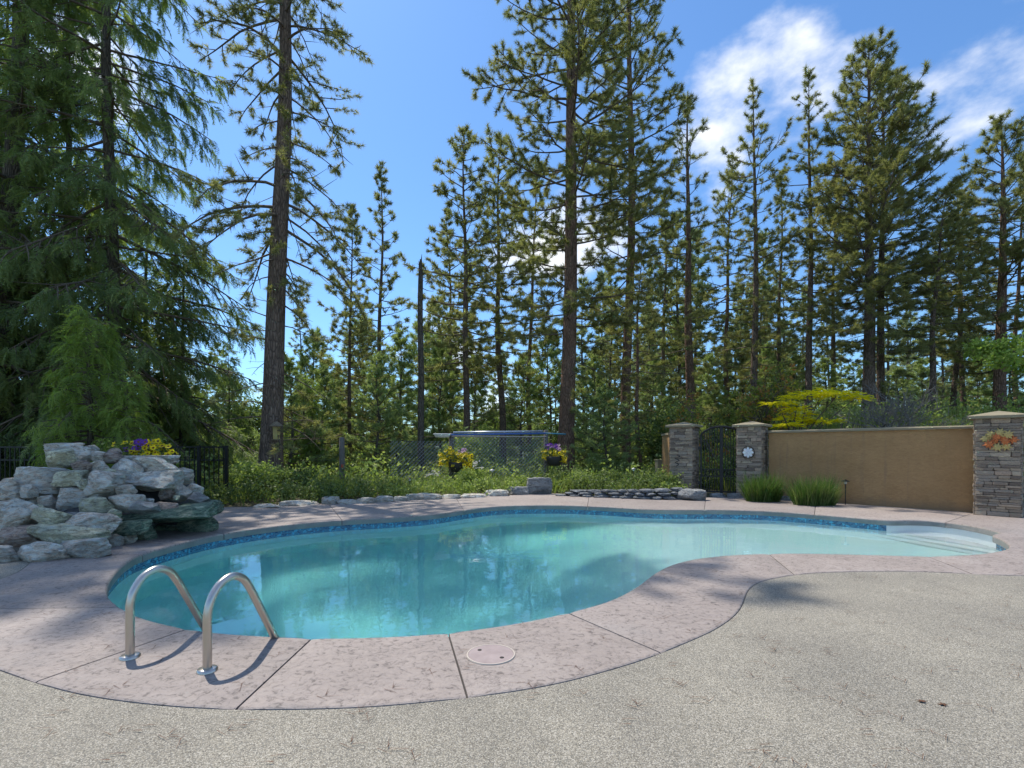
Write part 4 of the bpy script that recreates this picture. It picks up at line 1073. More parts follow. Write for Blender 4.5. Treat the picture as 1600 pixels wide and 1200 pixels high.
ub = empty('utility_box', P(1032, 738, 15.2) - Vector((0, 0, .45)), .1); tag(ub, 'plain grey box left of the left gate pillar', 'utility box')
mb = MB(); mb.box(-.13, .13, -.12, .12, -.4, .82); mb.build('housing', M['cap'], ub); mb = MB(); mb.box(-.15, .15, -.14, .14, .82, .85); mb.build('lid', M['cap'], ub)
# ornaments
lo = empty('leaf_ornament', PR + wnrm * (S / 2 + .035) + Vector((0, 0, 1.43)) + wdir * .02, wrz); tag(lo, 'orange and gold metal maple-leaf cluster hung on the right pillar', 'wall ornament')
def maple(name, mat, parent, loc, s, rot, tilt):
    mb = MB(); out = []
    ang = [90, 60, 40, 18, -10, -40, -70, -90, -110, -140, 170, 162, 140, 120]
    for k, a in enumerate([90, 72, 45, 28, 5, -12, -45, -68, -90, -112, -135, -168, 175, 152, 135, 108]):
        r = s * (1.0 if k % 2 == 0 else .48) * (1 if k not in (6, 10) else .75); out.append((r * math.cos(math.radians(a)), 0, r * math.sin(math.radians(a))))
    n = len(out); mb.add([(0, -.012, 0)] + out + [(x, .004, z) for x, y, z in out], [(0, 1 + (k+1) % n, 1 + k) for k in range(n)] + [(1+k, 1+(k+1) % n, 1+n+(k+1) % n, 1+n+k) for k in range(n)])
    o = mb.build(name, mat, parent, loc); o.rotation_euler = (tilt, rot, 0); return o
rr = random.Random(4)
for k, (x, z, mt) in enumerate(((-.17, .02, 'gold'), (-.10, .10, 'gold'), (.02, .13, 'gold'), (.13, .09, 'gold'), (.19, -.0, 'copper'), (.10, -.12, 'gold'), (-.02, -.14, 'gold'), (-.13, -.09, 'copper'), (-.05, -.03, 'copper'), (.06, .03, 'copper'), (.09, -.04, 'copper'), (-.02, .05, 'copper'))):
    maple('metal_leaf', M[mt], lo, (x, -.012 * (k % 4), z), .10 if k < 8 else .085, rr.uniform(0, 6.28), rr.uniform(-.25, .25))
fo = empty('flower_ornament', PMm + Vector((math.cos(wrz + .12 - math.pi/2), math.sin(wrz + .12 - math.pi/2), 0)) * .36 + Vector((0, 0, 1.17)), wrz + .12); tag(fo, 'white flower disc hung on the middle pillar', 'wall ornament')
for k in range(8):
    mb = MB(); a = k * math.pi / 4; mb.add([(0, -.02, 0), (.05, -.03, -.035), (.115, -.015, -.03), (.135, -.012, 0), (.115, -.015, .03), (.05, -.03, .035)], [(0, 1, 2, 3), (0, 3, 4, 5)])
    o = mb.build('petal', M['white_orn'], fo); o.rotation_euler = (0, a, 0)
mb = MB(); mb.lathe([(.0001, .03), (.03, .022), (.035, 0)], 14); o = mb.build('centre', M['white_orn'], fo); o.rotation_euler = (math.pi / 2, 0, 0)
ring = [(.15 * math.cos(a), 0, .15 * math.sin(a)) for a in np.linspace(0, 2 * math.pi, 33)]; mb = MB(); mb.tube(ring, .008, 6); mb.build('ring', M['iron'], fo)
so = empty('scroll_ornament', PLl + Vector((math.cos(wrz + .22 - math.pi/2), math.sin(wrz + .22 - math.pi/2), 0)) * .36 + Vector((-.12, -.09, .93)), wrz + .22); tag(so, 'dark iron scroll hung on the left gate pillar', 'wall ornament')
mb = MB(); sp = [(.075 * math.sin(t * 2) * (1 - t / 14), 0, .16 - t * .036) for t in np.linspace(0, 9, 60)]; mb.tube(sp, .010, 6); mb.build('scroll', M['iron'], so)
# arched double gate
ga, gb = PLl + Vector((math.cos(wrz+.22), math.sin(wrz+.22), 0)) * .37, PMm - Vector((math.cos(wrz+.12), math.sin(wrz+.12), 0)) * .36
ga = Vector(P(1094, 700, 13.35).xy.to_3d()); gb = Vector(P(1161, 700, 13.0).xy.to_3d())
gdir = (gb - ga); GW = gdir.length; grz = math.atan2(gdir.y, gdir.x)
gate = empty('iron_gate', ga, grz); tag(gate, 'black iron gate with arched top between the stone pillars', 'gate')
def archz(x): u = (x / GW - .5) * 2; return 1.50 + .36 * math.sqrt(max(0, 1 - .93 * u * u))
def bar(name, x0, x1, z0, z1, parent=gate, d=.012): mb = MB(); mb.box(x0, x1, -d, d, z0, z1); return mb.build(name, M['iron'], parent)
st_ = bar('stile', 0, .045, .0, archz(.02), d=.022); bar('stile', GW - .045, GW, .0, archz(GW - .02), d=.022)
bar('meeting_stile', GW/2 - .04, GW/2 + .04, .0, archz(GW/2) + .02, d=.024)
mb = MB(); mb.tube([(x, 0, archz(x)) for x in np.linspace(.0, GW, 25)], .028, 8); mb.build('arch', M['iron'], gate)
bar('rail', .045, GW - .045, .09, .125); bar('rail', .045, GW - .045, .50, .52); bar('rail', .045, GW - .045, .70, .72)
for side in (0, 1):
    x0 = .045 if side == 0 else GW/2 + .04; wdt = GW/2 - .085
    for k in range(1, 7):
        x = x0 + wdt * k / 7; bar('picket', x - .0085, x + .0085, .10, archz(x), d=.0085)
    for k in range(5):
        cx = x0 + wdt * (k + .5) / 5; mb = MB(); mb.tube([(cx + .048 * math.cos(a), -.012, .61 + .085 * math.sin(a)) for a in np.linspace(0, 2*math.pi, 17)], .010, 5); mb.build('ring', M['iron'], gate)
mb = MB(); mb.box(-.06, .0, -.05, .03, 1.24, 1.32); mb.build('hinge', M['iron'], st_); mb = MB(); mb.box(-.06, .0, -.05, .03, .3, .38); mb.build('hinge', M['iron'], st_)

# ------------------------------------------------------------------ fences
fen = empty('iron_fence', P(0, 700, 11.6).xy.to_3d()); tag(fen, 'black iron picket fence behind the rock waterfall', 'fence')
fx0, fx1, FY = P(-60, 700, 11.6).x, P(354, 700, 11.6).x, 11.6
def fbar(name, x0, x1, z0, z1, d): mb = MB(); mb.box(x0 - fen.location.x, x1 - fen.location.x, -d, d, z0, z1); return mb.build(name, M['iron'], fen)
fbar('rail', fx0, fx1, 1.285, 1.32, .018); fbar('rail', fx0, fx1, .98, 1.01, .016); fbar('rail', fx0, fx1, .12, .15, .016)
x = fx0
while x < fx1 - .05: fbar('picket', x - .009, x + .009, .02, 1.29, .009); x += .115
for px_ in (-60, 80, 195, 311, 354): q = P(px_, 700, 11.6).x; fbar('post', q - .032, q + .032, -.1, 1.34, .032)
# chain link between wooden posts
cl = empty('chain_link_fence', stand(700, 15.4)); tag(cl, 'chain-link fence on wooden posts behind the flower bed', 'fence'); cz = cl.location.z
posts = [(534, 14.2, 683), (705, 15.3, 677), (853, 15.9, 672)]
pw = []
for x, Y, top in posts:
    p = stand(x, Y); h = height_to(top, Y, p.z); pw.append((p, h)); mb = MB(); wd = Wood(); n = 8
    mb.tube([(0, 0, -.1), (.01, 0, h * .5), (0, 0, h - .01), (0, 0, h)], [.085, .08, .075, .06], 10); o = mb.build('post', M['wood_post'], cl, p - cl.location, True)
mb = MB(); mb.box(-.03, .03, -.10, -.075, .72, .80); mb.build('marker', M['red'], cl, pw[0][0] - cl.location + Vector((.05, 0, 0)))
for k in range(len(pw) - 1):
    (a, ha), (b, hb) = pw[k], pw[k+1]; a = a.lerp(b, .42) if k == 0 else a; d = (b - a); L = d.length; zt = min(ha, hb) - .1; zt = min(zt, 1.72) if k < 3 else 1.4; zb = .05; mb = MB(); st = .115; n = int((L + zt) / st)
    u = Vector((d.x, d.y, 0)).normalized(); nn = Vector((u.y, -u.x, 0))
    for q in range(n):
        for sg in (0, 1):
            s0 = q * st - (zt - zb); s1 = s0 + (zt - zb); z0, z1 = zb, zt
            if s0 < 0: z0 = zb - s0; s0 = 0
            if s1 > L: z1 = zt - (s1 - L); s1 = L
            if z1 <= z0: continue
            if sg: s0, s1 = L - s0, L - s1
            pa = a + u * s0 + nn * (.088 + .003 * sg) + Vector((0, 0, z0)); pb = a + u * s1 + nn * (.088 + .003 * sg) + Vector((0, 0, z1)); mb.tube([pa - cl.location, pb - cl.location], .0062, 3, False)
    o = mb.build('wire_mesh', M['galv'], cl); o['kind'] = 'stuff'
    if k == 0: continue
    mb = MB(); mb.tube([a + nn * .1 + Vector((0, 0, zt)) - cl.location, b + nn * .1 + Vector((0, 0, zt)) - cl.location], .021, 8); mb.build('top_rail', M['galv'], cl)
# leaf net on its pole, laid along the posts
pn = empty('leaf_net', P(705, 679, 15.15)); tag(pn, 'pool leaf net with white scoop and blue telescopic pole lying on the fence', 'pool net')
pa, pb, pc = P(700, 679.5, 15.15), P(852, 677.0, 15.75), P(884, 678.5, 15.85)
mb = MB(); mb.tube([pa - pn.location, pb - pn.location], .030, 10); mb.build('pole', M['blue_pole'], pn, None, True)
mb = MB(); mb.tube([P(708, 675.6, 15.17) - pn.location, P(848, 673.6, 15.7) - pn.location], .028, 10); mb.build('outer_pole', M['alu'], pn, None, True)
mb = MB(); mb.tube([pb - pn.location, pc - pn.location], .022, 8); mb.build('inner_pole', M['teal_pole'], pn, None, True)
mb = MB(); n = 20; rim = [Vector((-.28 + .27 * math.cos(2*math.pi*k/n), .16 * math.sin(2*math.pi*k/n), .015)) for k in range(n)]
mb.add(rim + [Vector((v_.x * .8 - .05, v_.y * .7, -.085)) for v_ in rim] + [Vector((-.28, 0, -.10))], [(k, (k+1) % n, n + (k+1) % n, n + k) for k in range(n)] + [(n + k, n + (k+1) % n, 2*n) for k in range(n)])
net = mb.build('net', M['net'], pn, None, True)
mb = MB(); mb.tube(rim + [rim[0]], .012, 6, False); mb.build('net_frame', M['net'], net)

# ------------------------------------------------------------------ flower baskets
def petunia_mesh(mat):
    mb = MB(); n = 20; outr = []; mid = []
    for k in range(n):
        a = 2 * math.pi * k / n; r = .036 * (1 + .13 * math.cos(5 * a)); outr.append((r * math.cos(a), r * math.sin(a), .002 + .006 * math.cos(5 * a))); mid.append((.014 * math.cos(a), .014 * math.sin(a), -.004))
    mb.add(outr + mid + [(0, 0, -.02)], [(k, (k+1) % n, n + (k+1) % n, n + k) for k in range(n)] + [(n + k, n + (k+1) % n, 2*n) for k in range(n)])
    me = mb.mesh('flower', True); me.materials.append(mat); me.materials.append(M['petal_c'])
    for p in me.polygons:
        if p.index >= n: p.material_index = 1
    return me
PET = {k: petunia_mesh(M['petal_' + k]) for k in 'ypkw'}
T_LEAF = leaf_templates(rg, 8, 9, .10, .055, .032)
def basket(loc, w_, d_, h_, flowers, label, seed, pot_r, pot_h, fs=1.0):
    t = empty('flower_basket', loc); tag(t, label, 'flower basket'); r = random.Random(seed); rn = np.random.default_rng(seed)
    mb = MB(); mb.lathe([(.0001, -pot_h), (pot_r * .65, -pot_h), (pot_r * .95, -pot_h * .35), (pot_r, 0), (pot_r * .9, .0), (pot_r * .85, -.03), (.0001, -.03)], 20); mb.build('pot', M['pot'], t, None, True)
    n = 60; pos = np.stack([rn.normal(size=n) * w_ * .28, rn.normal(size=n) * d_ * .28, np.abs(rn.normal(size=n)) * h_ * .35], 1)
    V, tt = place(T_LEAF, pos, rn.normal(size=(n, 3)) + np.array([0, 0, .8]), np.full(n, 1.0), rn); o = mobj('foliage', tri_mesh('foliage', V, tt), M['leaf_dark'], t); o['kind'] = 'stuff'
    for col, cnt, xr, zr in flowers:
        for k in range(cnt):
            a = r.uniform(0, math.pi * 2); q = math.sqrt(r.random()); x = (xr[0] + (xr[1] - xr[0]) * r.random()) * w_ / 2; y = -abs(r.gauss(.1, .5)) * d_ / 2 * (1 if r.random() < .75 else -1)
            y = max(-d_/2, min(d_/2, y)); z = (zr[0] + (zr[1] - zr[0]) * r.random()) * h_
            o = mobj('flower', PET[col], None, t, (x, y, z)); nrm = Vector((x / w_ * .9 + r.gauss(0, .25), -1.0 if y < 0 else .3, .75 + r.gauss(0, .3))); o.rotation_euler = nrm.to_track_quat('Z', 'Y').to_euler(); s = fs * r.uniform(.85, 1.15); o.scale = (s, s, s)
    return t
basket(P(222, 712, 7.95), 1.02, .5, .26, [('y', 42, (.0, 1.0), (-.1, .6)), ('y', 14, (-.8, .1), (.2, .85)), ('y', 12, (.2, .75), (.55, .95)), ('p', 16, (-.35, .3), (.35, 1.0)), ('p', 6, (.1, .5), (.6, .9))], 'yellow and purple petunias planted on top of the rock waterfall', 31, .30, .16, 1.15)
Yb = 14.9; basket(P(714, 722, Yb), 1.0, .6, .40, [('y', 95, (-1, .95), (-.3, .75)), ('y', 30, (.35, 1.0), (-.75, -.1)), ('y', 9, (-.7, -.2), (.7, 1.15)), ('k', 10, (.0, .75), (.55, 1.0))], 'hanging basket overflowing with yellow petunias on the left fence post', 33, .26, .30, 1.5)
Yb = 15.5; basket(P(866, 713, Yb), .76, .55, .36, [('y', 58, (-1, 1), (-.35, .6)), ('y', 14, (.4, 1.0), (-.6, -.1)), ('p', 14, (-.7, .25), (.6, 1.1)), ('k', 6, (.2, .7), (.6, 1.0))], 'hanging basket of yellow and purple petunias beside the thick pine trunk', 35, .27, .30, 1.4)

# ------------------------------------------------------------------ small fittings
bf = empty('bird_feeder', P(432, 688, 14.05)); tag(bf, 'tan lantern-shaped bird feeder hanging on the drooping pine trunk', 'bird feeder')
mb = MB(); mb.lathe([(.0001, 0), (.13, 0), (.14, .02), (.12, .03), (.0001, .03)], 12); mb.build('tray', M['feeder'], bf)
mb = MB(); mb.lathe([(.0001, .03), (.10, .03), (.115, .40), (.0001, .40)], 6); mb.build('seed_tube', M['gold'], bf)
mb = MB(); mb.lathe([(.19, .39), (.185, .42), (.09, .50), (.03, .54), (.0001, .55)], 12); froof = mb.build('roof', M['feeder'], bf)
mb = MB(); mb.tube([(0, 0, .54), (0, .05, .62), (0, .25, .64)], .008, 5); mb.build('hanger', M['iron'], froof)
def path_light(x, ytop, Y, label, hat=.07, white=False):
    q = P(x, ytop, Y); z0 = terr(q.x, q.y); t = empty('path_light', (q.x, q.y, z0)); tag(t, label, 'garden light'); h = max(.2, q.z - z0)
    mb = MB(); mb.tube([(0, 0, -.05), (0, 0, h - .05)], .012, 8); mb.build('stake', M['lamp_black'], t)
    mb = MB(); mb.lathe([(.0001, h - .06), (.028, h - .055), (.03, h), (.0001, h)], 12); mb.build('lens', M['glass_frost'], t)
    mb = MB(); mb.lathe([(hat, h - .005), (hat * .95, h + .008), (.012, h + .04), (.0001, h + .045)], 16); mb.build('hat', M['galv'] if white else M['lamp_black'], t)
path_light(1321, 752, 11.05, 'dark garden path light standing against the tan wall', .085)
path_light(769, 735, 14.3, 'garden light with pale hat right of the left flower basket', .09, True)
path_light(640, 748, 13.4, 'thin dark garden stake light left of the left flower basket', .05)
path_light(990, 733, 14.2, 'small garden light in the shrubs left of the gate', .07, True)

# ------------------------------------------------------------------ broadleaf plants
T_L1 = leaf_templates(rg, 10, 8, .16, .075, .042)      # small leaves, near bed
T_L2 = leaf_templates(rg, 10, 7, .32, .15, .085)       # bigger clusters, farther back
T_L3 = leaf_templates(rg, 10, 9, .13, .10, .075)       # maple
T_GOLD = spray_templates(rg, 8, 8, .26, .10, .035, .1)
def shrub_meshes(seed, H, R, n, T, sc_=1.0, lobes=7, stems=9, low=.05):
    rn = np.random.default_rng(seed); wd = Wood(); pos = []; ctr = []
    for k in range(lobes):
        a = rn.uniform(0, 6.28); r = R * math.sqrt(rn.random()) * .7; z = H * rn.uniform(.35, .85) * (1 - .35 * r / R); ctr.append((np.array([r*math.cos(a), r*math.sin(a), z]), R * rn.uniform(.28, .5), H * rn.uniform(.14, .28)))
    for c, rr_, hh in ctr:
        for q in range(max(1, stems // lobes + 1)):
            b = np.array([c[0]*.15, c[1]*.15, -.05]); m_ = (b + c) / 2 + rn.normal(size=3) * .08 * H; wd.tube(np.array([b, m_, c + rn.normal(size=3) * .05]), np.array([.018, .012, .005]) * max(.5, H / 1.5), 4)
        k = n // lobes; d = norm(rn.normal(size=(k, 3))) * (rn.random((k, 1)) ** .45); pos.append(c + d * np.array([rr_, rr_, hh]))
    k = n // 4; d = norm(rn.normal(size=(k, 3))) * (rn.random((k, 1)) ** .5); pos.append(np.array([0, 0, H * .42]) + d * np.array([R * .8, R * .8, H * .40]))
    pos = np.concatenate(pos); pos[:, 2] = np.maximum(pos[:, 2], low)
    V, tt = place(T, pos, rn.normal(size=pos.shape) + np.array([0, 0, .6]), sc_ * rn.uniform(.7, 1.2, len(pos)), rn)
    return wd.mesh('stems'), tri_mesh('foliage', V, tt)
def plant(name, meshes, loc, rz, mats, label, cat='shrub', group=None, scale=1.0, sz=None):
    o = empty(name, loc, rz); o.scale = (scale, scale, sz or scale)
    for nm, me, mt in zip(('stems', 'foliage'), meshes, mats): c = mobj(nm, me, mt, o); c['kind'] = 'stuff'
    return tag(o, label, cat, group)
SH = [shrub_meshes(80, 1.2, .8, 420, T_L1), shrub_meshes(81, .9, .9, 420, T_L1, 1.1), shrub_meshes(82, 2.4, 1.4, 420, T_L2, 1.0, 9), shrub_meshes(83, 3.2, 1.3, 420, T_L2, .9, 10)]
SM = lambda k: (M['twig'], M[k])
for x, Y, top, k, mt, lab in ((398,12.3,705,0,'leaf','bushy green shrub at the foot of the drooping pine'),(445,12.6,735,1,'leaf_dark','low shrub right of the drooping pine foot'),(345,12.4,738,1,'leaf','low leafy shrub at the end of the iron fence'),
        (735,14.3,722,0,'leaf_lime','light green shrub below the left flower basket'),(640,14.2,748,1,'leaf','low shrub behind the edging stones left of the left flower basket'),(905,14.6,728,0,'leaf_dark','dark green shrub below the right flower basket'),
        (955,14.2,735,1,'leaf','leafy shrub behind the dark retaining wall'),(1000,14.0,742,1,'leaf_dark','dark shrub at the left gate pillar end of the retaining wall'),(1042,13.35,740,1,'leaf_lime','bright fern-like shrub against the left gate pillar'),(600,14.5,742,0,'leaf_lime','tall weedy plant right of the leftmost wooden post'),
        (1112,15.5,705,0,'leaf_lime','yellow-green shrub seen through the left half of the gate'),(1150,15.8,712,1,'leaf','low shrub seen through the right half of the gate'),(500,13.6,742,0,'leaf','shrub left of the leftmost wooden post')):
    p = stand(x, Y); h = height_to(top, Y, p.z); s = h / (1.2 if k == 0 else .9); plant('shrub', SH[k], p, rnd.uniform(0, 6.28), SM(mt), lab, scale=min(1.25, max(.6, s)), sz=s)
ur = random.Random(5)
for i in range(46):
    Y = ur.uniform(18, 40); x = ur.uniform(330, 1640); p = stand(x, Y); k = ur.choice((2, 3)); s = ur.uniform(.6, 1.15)
    if 1180 < x and Y < 27: continue
    plant('shrub', SH[k], p, ur.uniform(0, 6.28), SM(ur.choice(('leaf', 'leaf', 'leaf_dark', 'leaf_lime'))), 'leafy bush of the forest undergrowth beyond the fence', 'shrub', 'bushes of the forest undergrowth', scale=s)
# undergrowth that nobody could count: weeds of the far bed and the forest floor
un = np.random.default_rng(91)
def scatter(n, xr, yfun, hfun):
    x = un.uniform(*xr, n); pos = []
    for xi in x:
        y = yfun(xi); z = terr(xi, y); hh = hfun(xi, y); pos.append((xi, y, z + hh * un.random() ** .8))
    return np.array(pos)
pos = scatter(4600, (-7.2, 4.6), lambda x: yb(x) + .15 + un.random() * 2.6, lambda x, y: (.20 + .40 * (mnoise.noise(Vector((x * 1.3, y * 1.3, 0))) + .5)) * (.72 if -3.6 < x < 1.2 else 1.0))
pos = np.concatenate([pos, scatter(500, (4.6, 6.6), lambda x: 13.9 + un.random() * 2.5, lambda x, y: .5)])
msk = np.array([mnoise.noise(Vector((q[0] * .55, q[1] * .55, 7))) + (.35 if q[0] < -2.5 else (-.25 if q[0] < 1.5 else .2)) for q in pos]) > .05  # picks the darker leaf colour, mostly at both ends of the bed
for sel, mt, lab in ((msk, 'leaf_dark', 'dark low ground cover mostly towards both ends of the far bed'), (~msk, 'leaf', 'low green weeds and ground cover filling the far bed')):
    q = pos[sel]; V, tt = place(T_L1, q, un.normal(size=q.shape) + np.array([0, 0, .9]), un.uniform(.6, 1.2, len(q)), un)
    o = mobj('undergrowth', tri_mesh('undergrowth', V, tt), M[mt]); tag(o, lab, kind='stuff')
pos = scatter(5200, (-22, 24), lambda x: max(yb(x) + 2.2, 13) + 26 * un.random() ** 1.4, lambda x, y: .35 + .9 * max(0, mnoise.noise(Vector((x * .5, y * .5, 3))) + .35))
V, tt = place(T_L2, pos, un.normal(size=pos.shape) + np.array([0, 0, .9]), un.uniform(.5, 1.1, len(pos)), un)
o = mobj('undergrowth', tri_mesh('undergrowth', V, tt), M['leaf']); tag(o, 'leafy undergrowth covering the forest floor', kind='stuff')
# wild grass on the bank behind the wall and in clearings
def blade_templates(rng, k, n, L, wd_, spread):
    T = np.zeros((k, n * 3, 3, 3))
    for a in range(k):
        for i in range(n):
            o = np.array([rng.normal() * spread, 0, rng.normal() * spread]); az = rng.uniform(0, 6.28); ln = L * rng.uniform(.6, 1.1); le = rng.uniform(.08, .5)
            d = np.array([math.cos(az), 0, math.sin(az)]); s = np.cross(d, [0, 1, 0]) * wd_ * .5
            p1 = o + np.array([0, ln * .5, 0]) + d * le * ln * .18; p2 = o + np.array([0, ln * (1 - .25 * le), 0]) + d * le * ln * .75
            T[a, 3*i] = [o - s, o + s, p1 + s*.8]; T[a, 3*i+1] = [o - s, p1 + s*.8, p1 - s*.8]; T[a, 3*i+2] = [p1 - s*.8, p1 + s*.8, p2]
    return T
T_BL = blade_templates(rg, 8, 8, .42, .022, .12)
pos = np.concatenate([scatter(5200, (6, 24), lambda x: max(yb(x) + 1.2, 11.5) + 16 * un.random(), lambda x, y: 0.0), scatter(2500, (-14, 7), lambda x: yb(x) + 2 + 22 * un.random(), lambda x, y: 0.0)])
V, tt = place(T_BL, pos, np.tile(np.array([0, 0, 1.]), (len(pos), 1)) + un.normal(size=pos.shape) * .08, un.uniform(.6, 1.2, len(pos)), un)
o = mobj('grass', tri_mesh('grass', V, tt), M['grass_wild']); tag(o, 'wild grass on the bank behind the tan wall', kind='stuff')
# the two ornamental grass clumps in front of the wall
T_OG = blade_templates(rg, 10, 10, .80, .010, .03)
for x, Y, wpx, h, sd, lab in ((1193, 11.75, 64, .92, 3, 'clump of fine green grass in front of the middle pillar'), (1272, 11.0, 80, .93, 4, 'larger clump of fine green grass against the tan wall')):
    c = stand(x, Y); c.z = -.02; t = empty('ornamental_grass', c); tag(t, lab, 'ornamental grass', 'ornamental grasses by the wall'); rn = np.random.default_rng(sd); n = 260; w_ = wpx * Y / FOC / 2 * .72
    a = rn.uniform(0, 6.28, n); r = np.sqrt(rn.random(n)); pos = np.stack([r * np.cos(a) * w_, r * np.sin(a) * w_ * .55, np.zeros(n)], 1)
    dr = np.stack([pos[:, 0] / w_ * .28, pos[:, 1] / w_ * .3, np.ones(n)], 1) + rn.normal(size=(n, 3)) * .15
    V, tt = place(T_OG, pos, dr, rn.uniform(.5, 1.18, n) * h, rn); o = mobj('blades', tri_mesh('blades', V, tt), M['grass'], t); o['kind'] = 'stuff'

# branching shrubs and small trees
def branchy(seed, H, spread, levels=4, nb=4, r0=.03, up=.6, start=None, l0=None):
    rn = np.random.default_rng(seed); wd = Wood(); tips = []
    def grow(p, d, L, r, lv):
        pts = [p]; q = p; dd = d
        for k in range(4):
            dd = norm(dd + rn.normal(size=3) * .16 + np.array([0, 0, .03])); q = q + dd * L / 4; pts.append(q)
        wd.tube(np.array(pts), np.linspace(r, r * .6, 5), 5 if lv > 2 else 3)
        if lv == 0: tips.append((pts[-1], dd)); tips.append((pts[2], dd)); return
        for k in range(nb):
            f = rn.uniform(.35, 1.0); i = min(3, int(f * 4)); b = pts[i] + (pts[i+1] - pts[i]) * (f * 4 - i)
            nd = norm(dd * .7 + rn.normal(size=3) * spread + np.array([0, 0, up * .3])); grow(b, nd, L * rn.uniform(.5, .75), r * .55, lv - 1)
    ns = start or 5
    for s_ in range(ns):
        a = s_ * 6.28 / ns + rn.uniform(-.4, .4); grow(np.array([.03*math.cos(a), .03*math.sin(a), -.05]), norm(np.array([math.cos(a) * spread, math.sin(a) * spread, up * 1.6])), (l0 or H * .5), r0, levels)
    return wd, tips
p = stand(1405, 14.2); o = empty('bare_shrub', p); tag(o, 'leafless grey twiggy shrub behind the tan wall', 'shrub')
wd, tips = branchy(5, 3.4, .62, 3, 5, .032, .75, 6, 1.35); c = mobj('stems', wd.mesh('stems'), M['twig_grey'], o); c['kind'] = 'stuff'
# golden-leaved small tree: layered pads of foliage
p = stand(1245, 13.6); o = empty('golden_shrub', p); tag(o, 'small tree with layered bright yellow leaves behind the tan wall', 'tree')
pads = [(1262,618,13.4,.95,.12),(1310,616,13.2,.85,.10),(1285,612,13.8,.6,.10),(1215,630,13.5,.62,.07),(1244,640,13.4,.50,.09),(1240,655,13.6,.62,.09),(1285,659,13.4,.75,.08),(1230,664,13.2,.5,.07),(1256,648,13.6,.32,.08),(1338,621,13.2,.42,.05)]
wd = Wood(); rn = np.random.default_rng(77); pos = []; drs = []
for x, y, Y, w_, t_ in pads:
    c = np.array(P(x, y, Y) - p); b = np.array([rn.normal() * .05, rn.normal() * .05, min(c[2] * .7, 1.2)]); wd.tube(np.array([[b[0]*.3, b[1]*.3, -.05], b, (b + c) / 2 + np.array([0, 0, .06]), c]), np.array([.035, .028, .018, .008]), 5)
    for k in range(int(130 * w_)):
        a = rn.uniform(0, 6.28); r = math.sqrt(rn.random()); d = np.array([math.cos(a) * w_ * .62 * r, math.sin(a) * w_ * .55 * r, rn.normal() * t_ * .35 + t_ * .5 * (1 - r)]); pos.append(c + d); drs.append(np.array([math.cos(a), math.sin(a), rn.normal() * .2 - .1]))
V, tt = place(T_GOLD, np.array(pos), np.array(drs), rn.uniform(.6, 1.0, len(pos)), rn, (0, 0, 1)); c = mobj('stems', wd.mesh('stems'), M['twig'], o); c['kind'] = 'stuff'; c = mobj('crown', tri_mesh('crown', V, tt), M['leaf_yellow'], o); c['kind'] = 'stuff'
def leafy_tree(name, loc, seed, H, spread, levels, nb, r0, up, start, l0, T, mat, label, per=3, sc_=1.0, keep=1.0, jitter=.12):
    o = empty(name, loc); tag(o, label, 'tree'); wd, tips = branchy(seed, H, spread, levels, nb, r0, up, start, l0); c = mobj('stems', wd.mesh('stems'), M['twig'], o); c['kind'] = 'stuff'
    rn = np.random.default_rng(seed); pos = []; drs = []
    for q, d in tips:
        if rn.random() > keep: continue
        for k in range(per): pos.append(q + rn.normal(size=3) * jitter); drs.append(d + rn.normal(size=3) * .8)
    V, tt = place(T, np.array(pos), np.array(drs), sc_ * rn.uniform(.7, 1.2, len(pos)), rn); c = mobj('crown', tri_mesh('crown', V, tt), mat, o); c['kind'] = 'stuff'; return o
leafy_tree('maple_sapling', stand(1150, 16.2), 9, 5, .55, 3, 4, .035, .95, 4, 2.1, T_L3, M['leaf_autumn'], 'thin maple sapling with yellowing leaves behind the gate', 2, 1.0, .55)
p = Vector((16.6, 14.8, terr(16.6, 14.8))); o = empty('maple_tree', p); tag(o, 'green broadleaf branch reaching in from the right edge', 'tree')
wd = Wood(); rn = np.random.default_rng(79); pos = []; drs = []; wd.tube(np.array([[0, 0, -.1], [-.05, 0, 1.5], [0, .05, 3.2], [.1, 0, 5.0]]), np.array([.09, .08, .065, .03]), 8)
for x, y, Y, w_, t_ in [(1545,548,14.6,.62,.34),(1580,542,14.4,.62,.34),(1615,548,14.8,.8,.4),(1562,562,14.2,.5,.24),(1527,540,14.8,.38,.22),(1660,535,14.9,1.2,.6),(1690,500,15,1.2,.8),(1600,570,14.4,.4,.2)]:
    c = np.array(P(x, y, Y) - p); b = np.array([0, 0, c[2] * .8]); wd.tube(np.array([b, b * .5 + c * .5 + np.array([0, 0, .1]), c]), np.array([.035, .02, .008]), 5)
    for k in range(int(90 * w_)): d = norm(rn.normal(size=3)) * rn.random() ** .4; pos.append(c + d * np.array([w_, w_ * .8, t_])); drs.append(rn.normal(size=3))
V, tt = place(T_L3, np.array(pos), np.array(drs), rn.uniform(.7, 1.2, len(pos)), rn); c = mobj('stems', wd.mesh('stems'), M['twig'], o); c['kind'] = 'stuff'; c = mobj('crown', tri_mesh('crown', V, tt), M['leaf_lime'], o); c['kind'] = 'stuff'
# thicket closing the view between the trunks
for i in range(34):
    Y = ur.uniform(38, 62); x = ur.uniform(250, 1650); p = stand(x, Y); s = ur.uniform(1.3, 2.3)
    plant('shrub', SH[ur.choice((2, 3))], p, ur.uniform(0, 6.28), SM(ur.choice(('leaf', 'leaf_dark'))), 'leafy bush of the thicket far behind the pine trunks', 'shrub', 'bushes of the far thicket', scale=s)

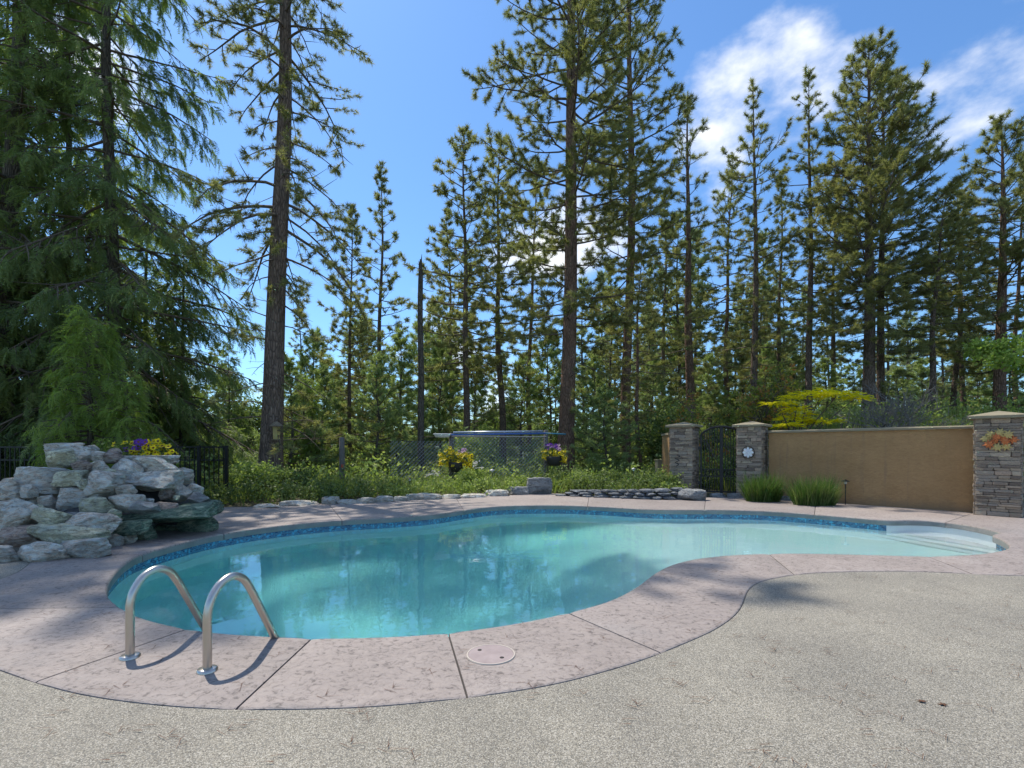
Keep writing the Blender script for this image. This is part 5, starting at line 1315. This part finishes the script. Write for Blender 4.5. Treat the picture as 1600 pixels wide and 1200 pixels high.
# white-flowered weed beside the left basket, tall grasses in the far bed
for x, Y, top, sd, lab in ((748, 14.2, 721, 5, 'tall weed with white flower heads right of the left flower basket'), (676, 14.0, 735, 6, 'small white-flowered weed left of the left flower basket')):
    p = stand(x, Y); t = empty('flowering_weed', p); tag(t, lab, 'plant'); h = height_to(top, Y, p.z); rn = random.Random(sd)
    for k in range(6):
        a = rn.uniform(0, 6.28); hh = h * rn.uniform(.75, 1.0); e = Vector((math.cos(a) * .16, math.sin(a) * .16, hh)); mb = MB(); mb.tube([(0, 0, -.02), (e.x * .4, e.y * .4, hh * .6), e], [.006, .005, .003], 4); mb.build('stem', M['leaf_lime'], t)
        for q in range(7):
            o = mobj('flower', PET['w'], None, t, e + Vector((rn.gauss(0, .04), rn.gauss(0, .04), rn.gauss(.01, .012)))); o.scale = (.6, .6, .6); o.rotation_euler = (rn.gauss(0, .4), rn.gauss(0, .4), 0)
pos = scatter(230, (-6.8, 3.6), lambda x: yb(x) + .3 + un.random() * 2.2, lambda x, y: 0.0)
V, tt = place(T_BL, pos, np.tile(np.array([0, 0, 1.]), (len(pos), 1)) + un.normal(size=pos.shape) * .12, un.uniform(.6, 1.4, len(pos)), un)
o = mobj('grass', tri_mesh('grass', V, tt), M['grass_wild']); tag(o, 'tall wild grass among the weeds of the far bed', kind='stuff')

# pine needles and crumbs lying on the paving
ln = np.random.default_rng(123); T_N = np.zeros((4, 4, 3, 3))
for a in range(4):
    for i in range(4):
        an = ln.uniform(0, 6.28); d = np.array([math.cos(an), math.sin(an), 0]); sd = np.array([-d[1], d[0], 0]) * .0016; q = ln.normal(size=3) * np.array([.02, .02, 0]); T_N[a, i] = [q - sd, q + sd, q + d * ln.uniform(.04, .12)]
pts_ = []
while len(pts_) < 420:
    x, y = ln.uniform(-5, 7), 1.2 + 9 * ln.random() ** 1.3
    if inside(wpoly, x, y) or min((INNER[k].xy - Vector((x, y))).length for k in range(0, len(INNER), 12)) < .12: continue
    pts_.append((x, y, .003))
pos = np.array(pts_); idx = ln.integers(0, 4, len(pos)); V = (T_N[idx] + pos[:, None, None, :]).reshape(-1, 3, 3)
o = mobj('needle_litter', tri_mesh('needle_litter', V, ln.random(len(V))), M['brown_leaf']); tag(o, 'dry pine needles scattered over the paving', kind='stuff')
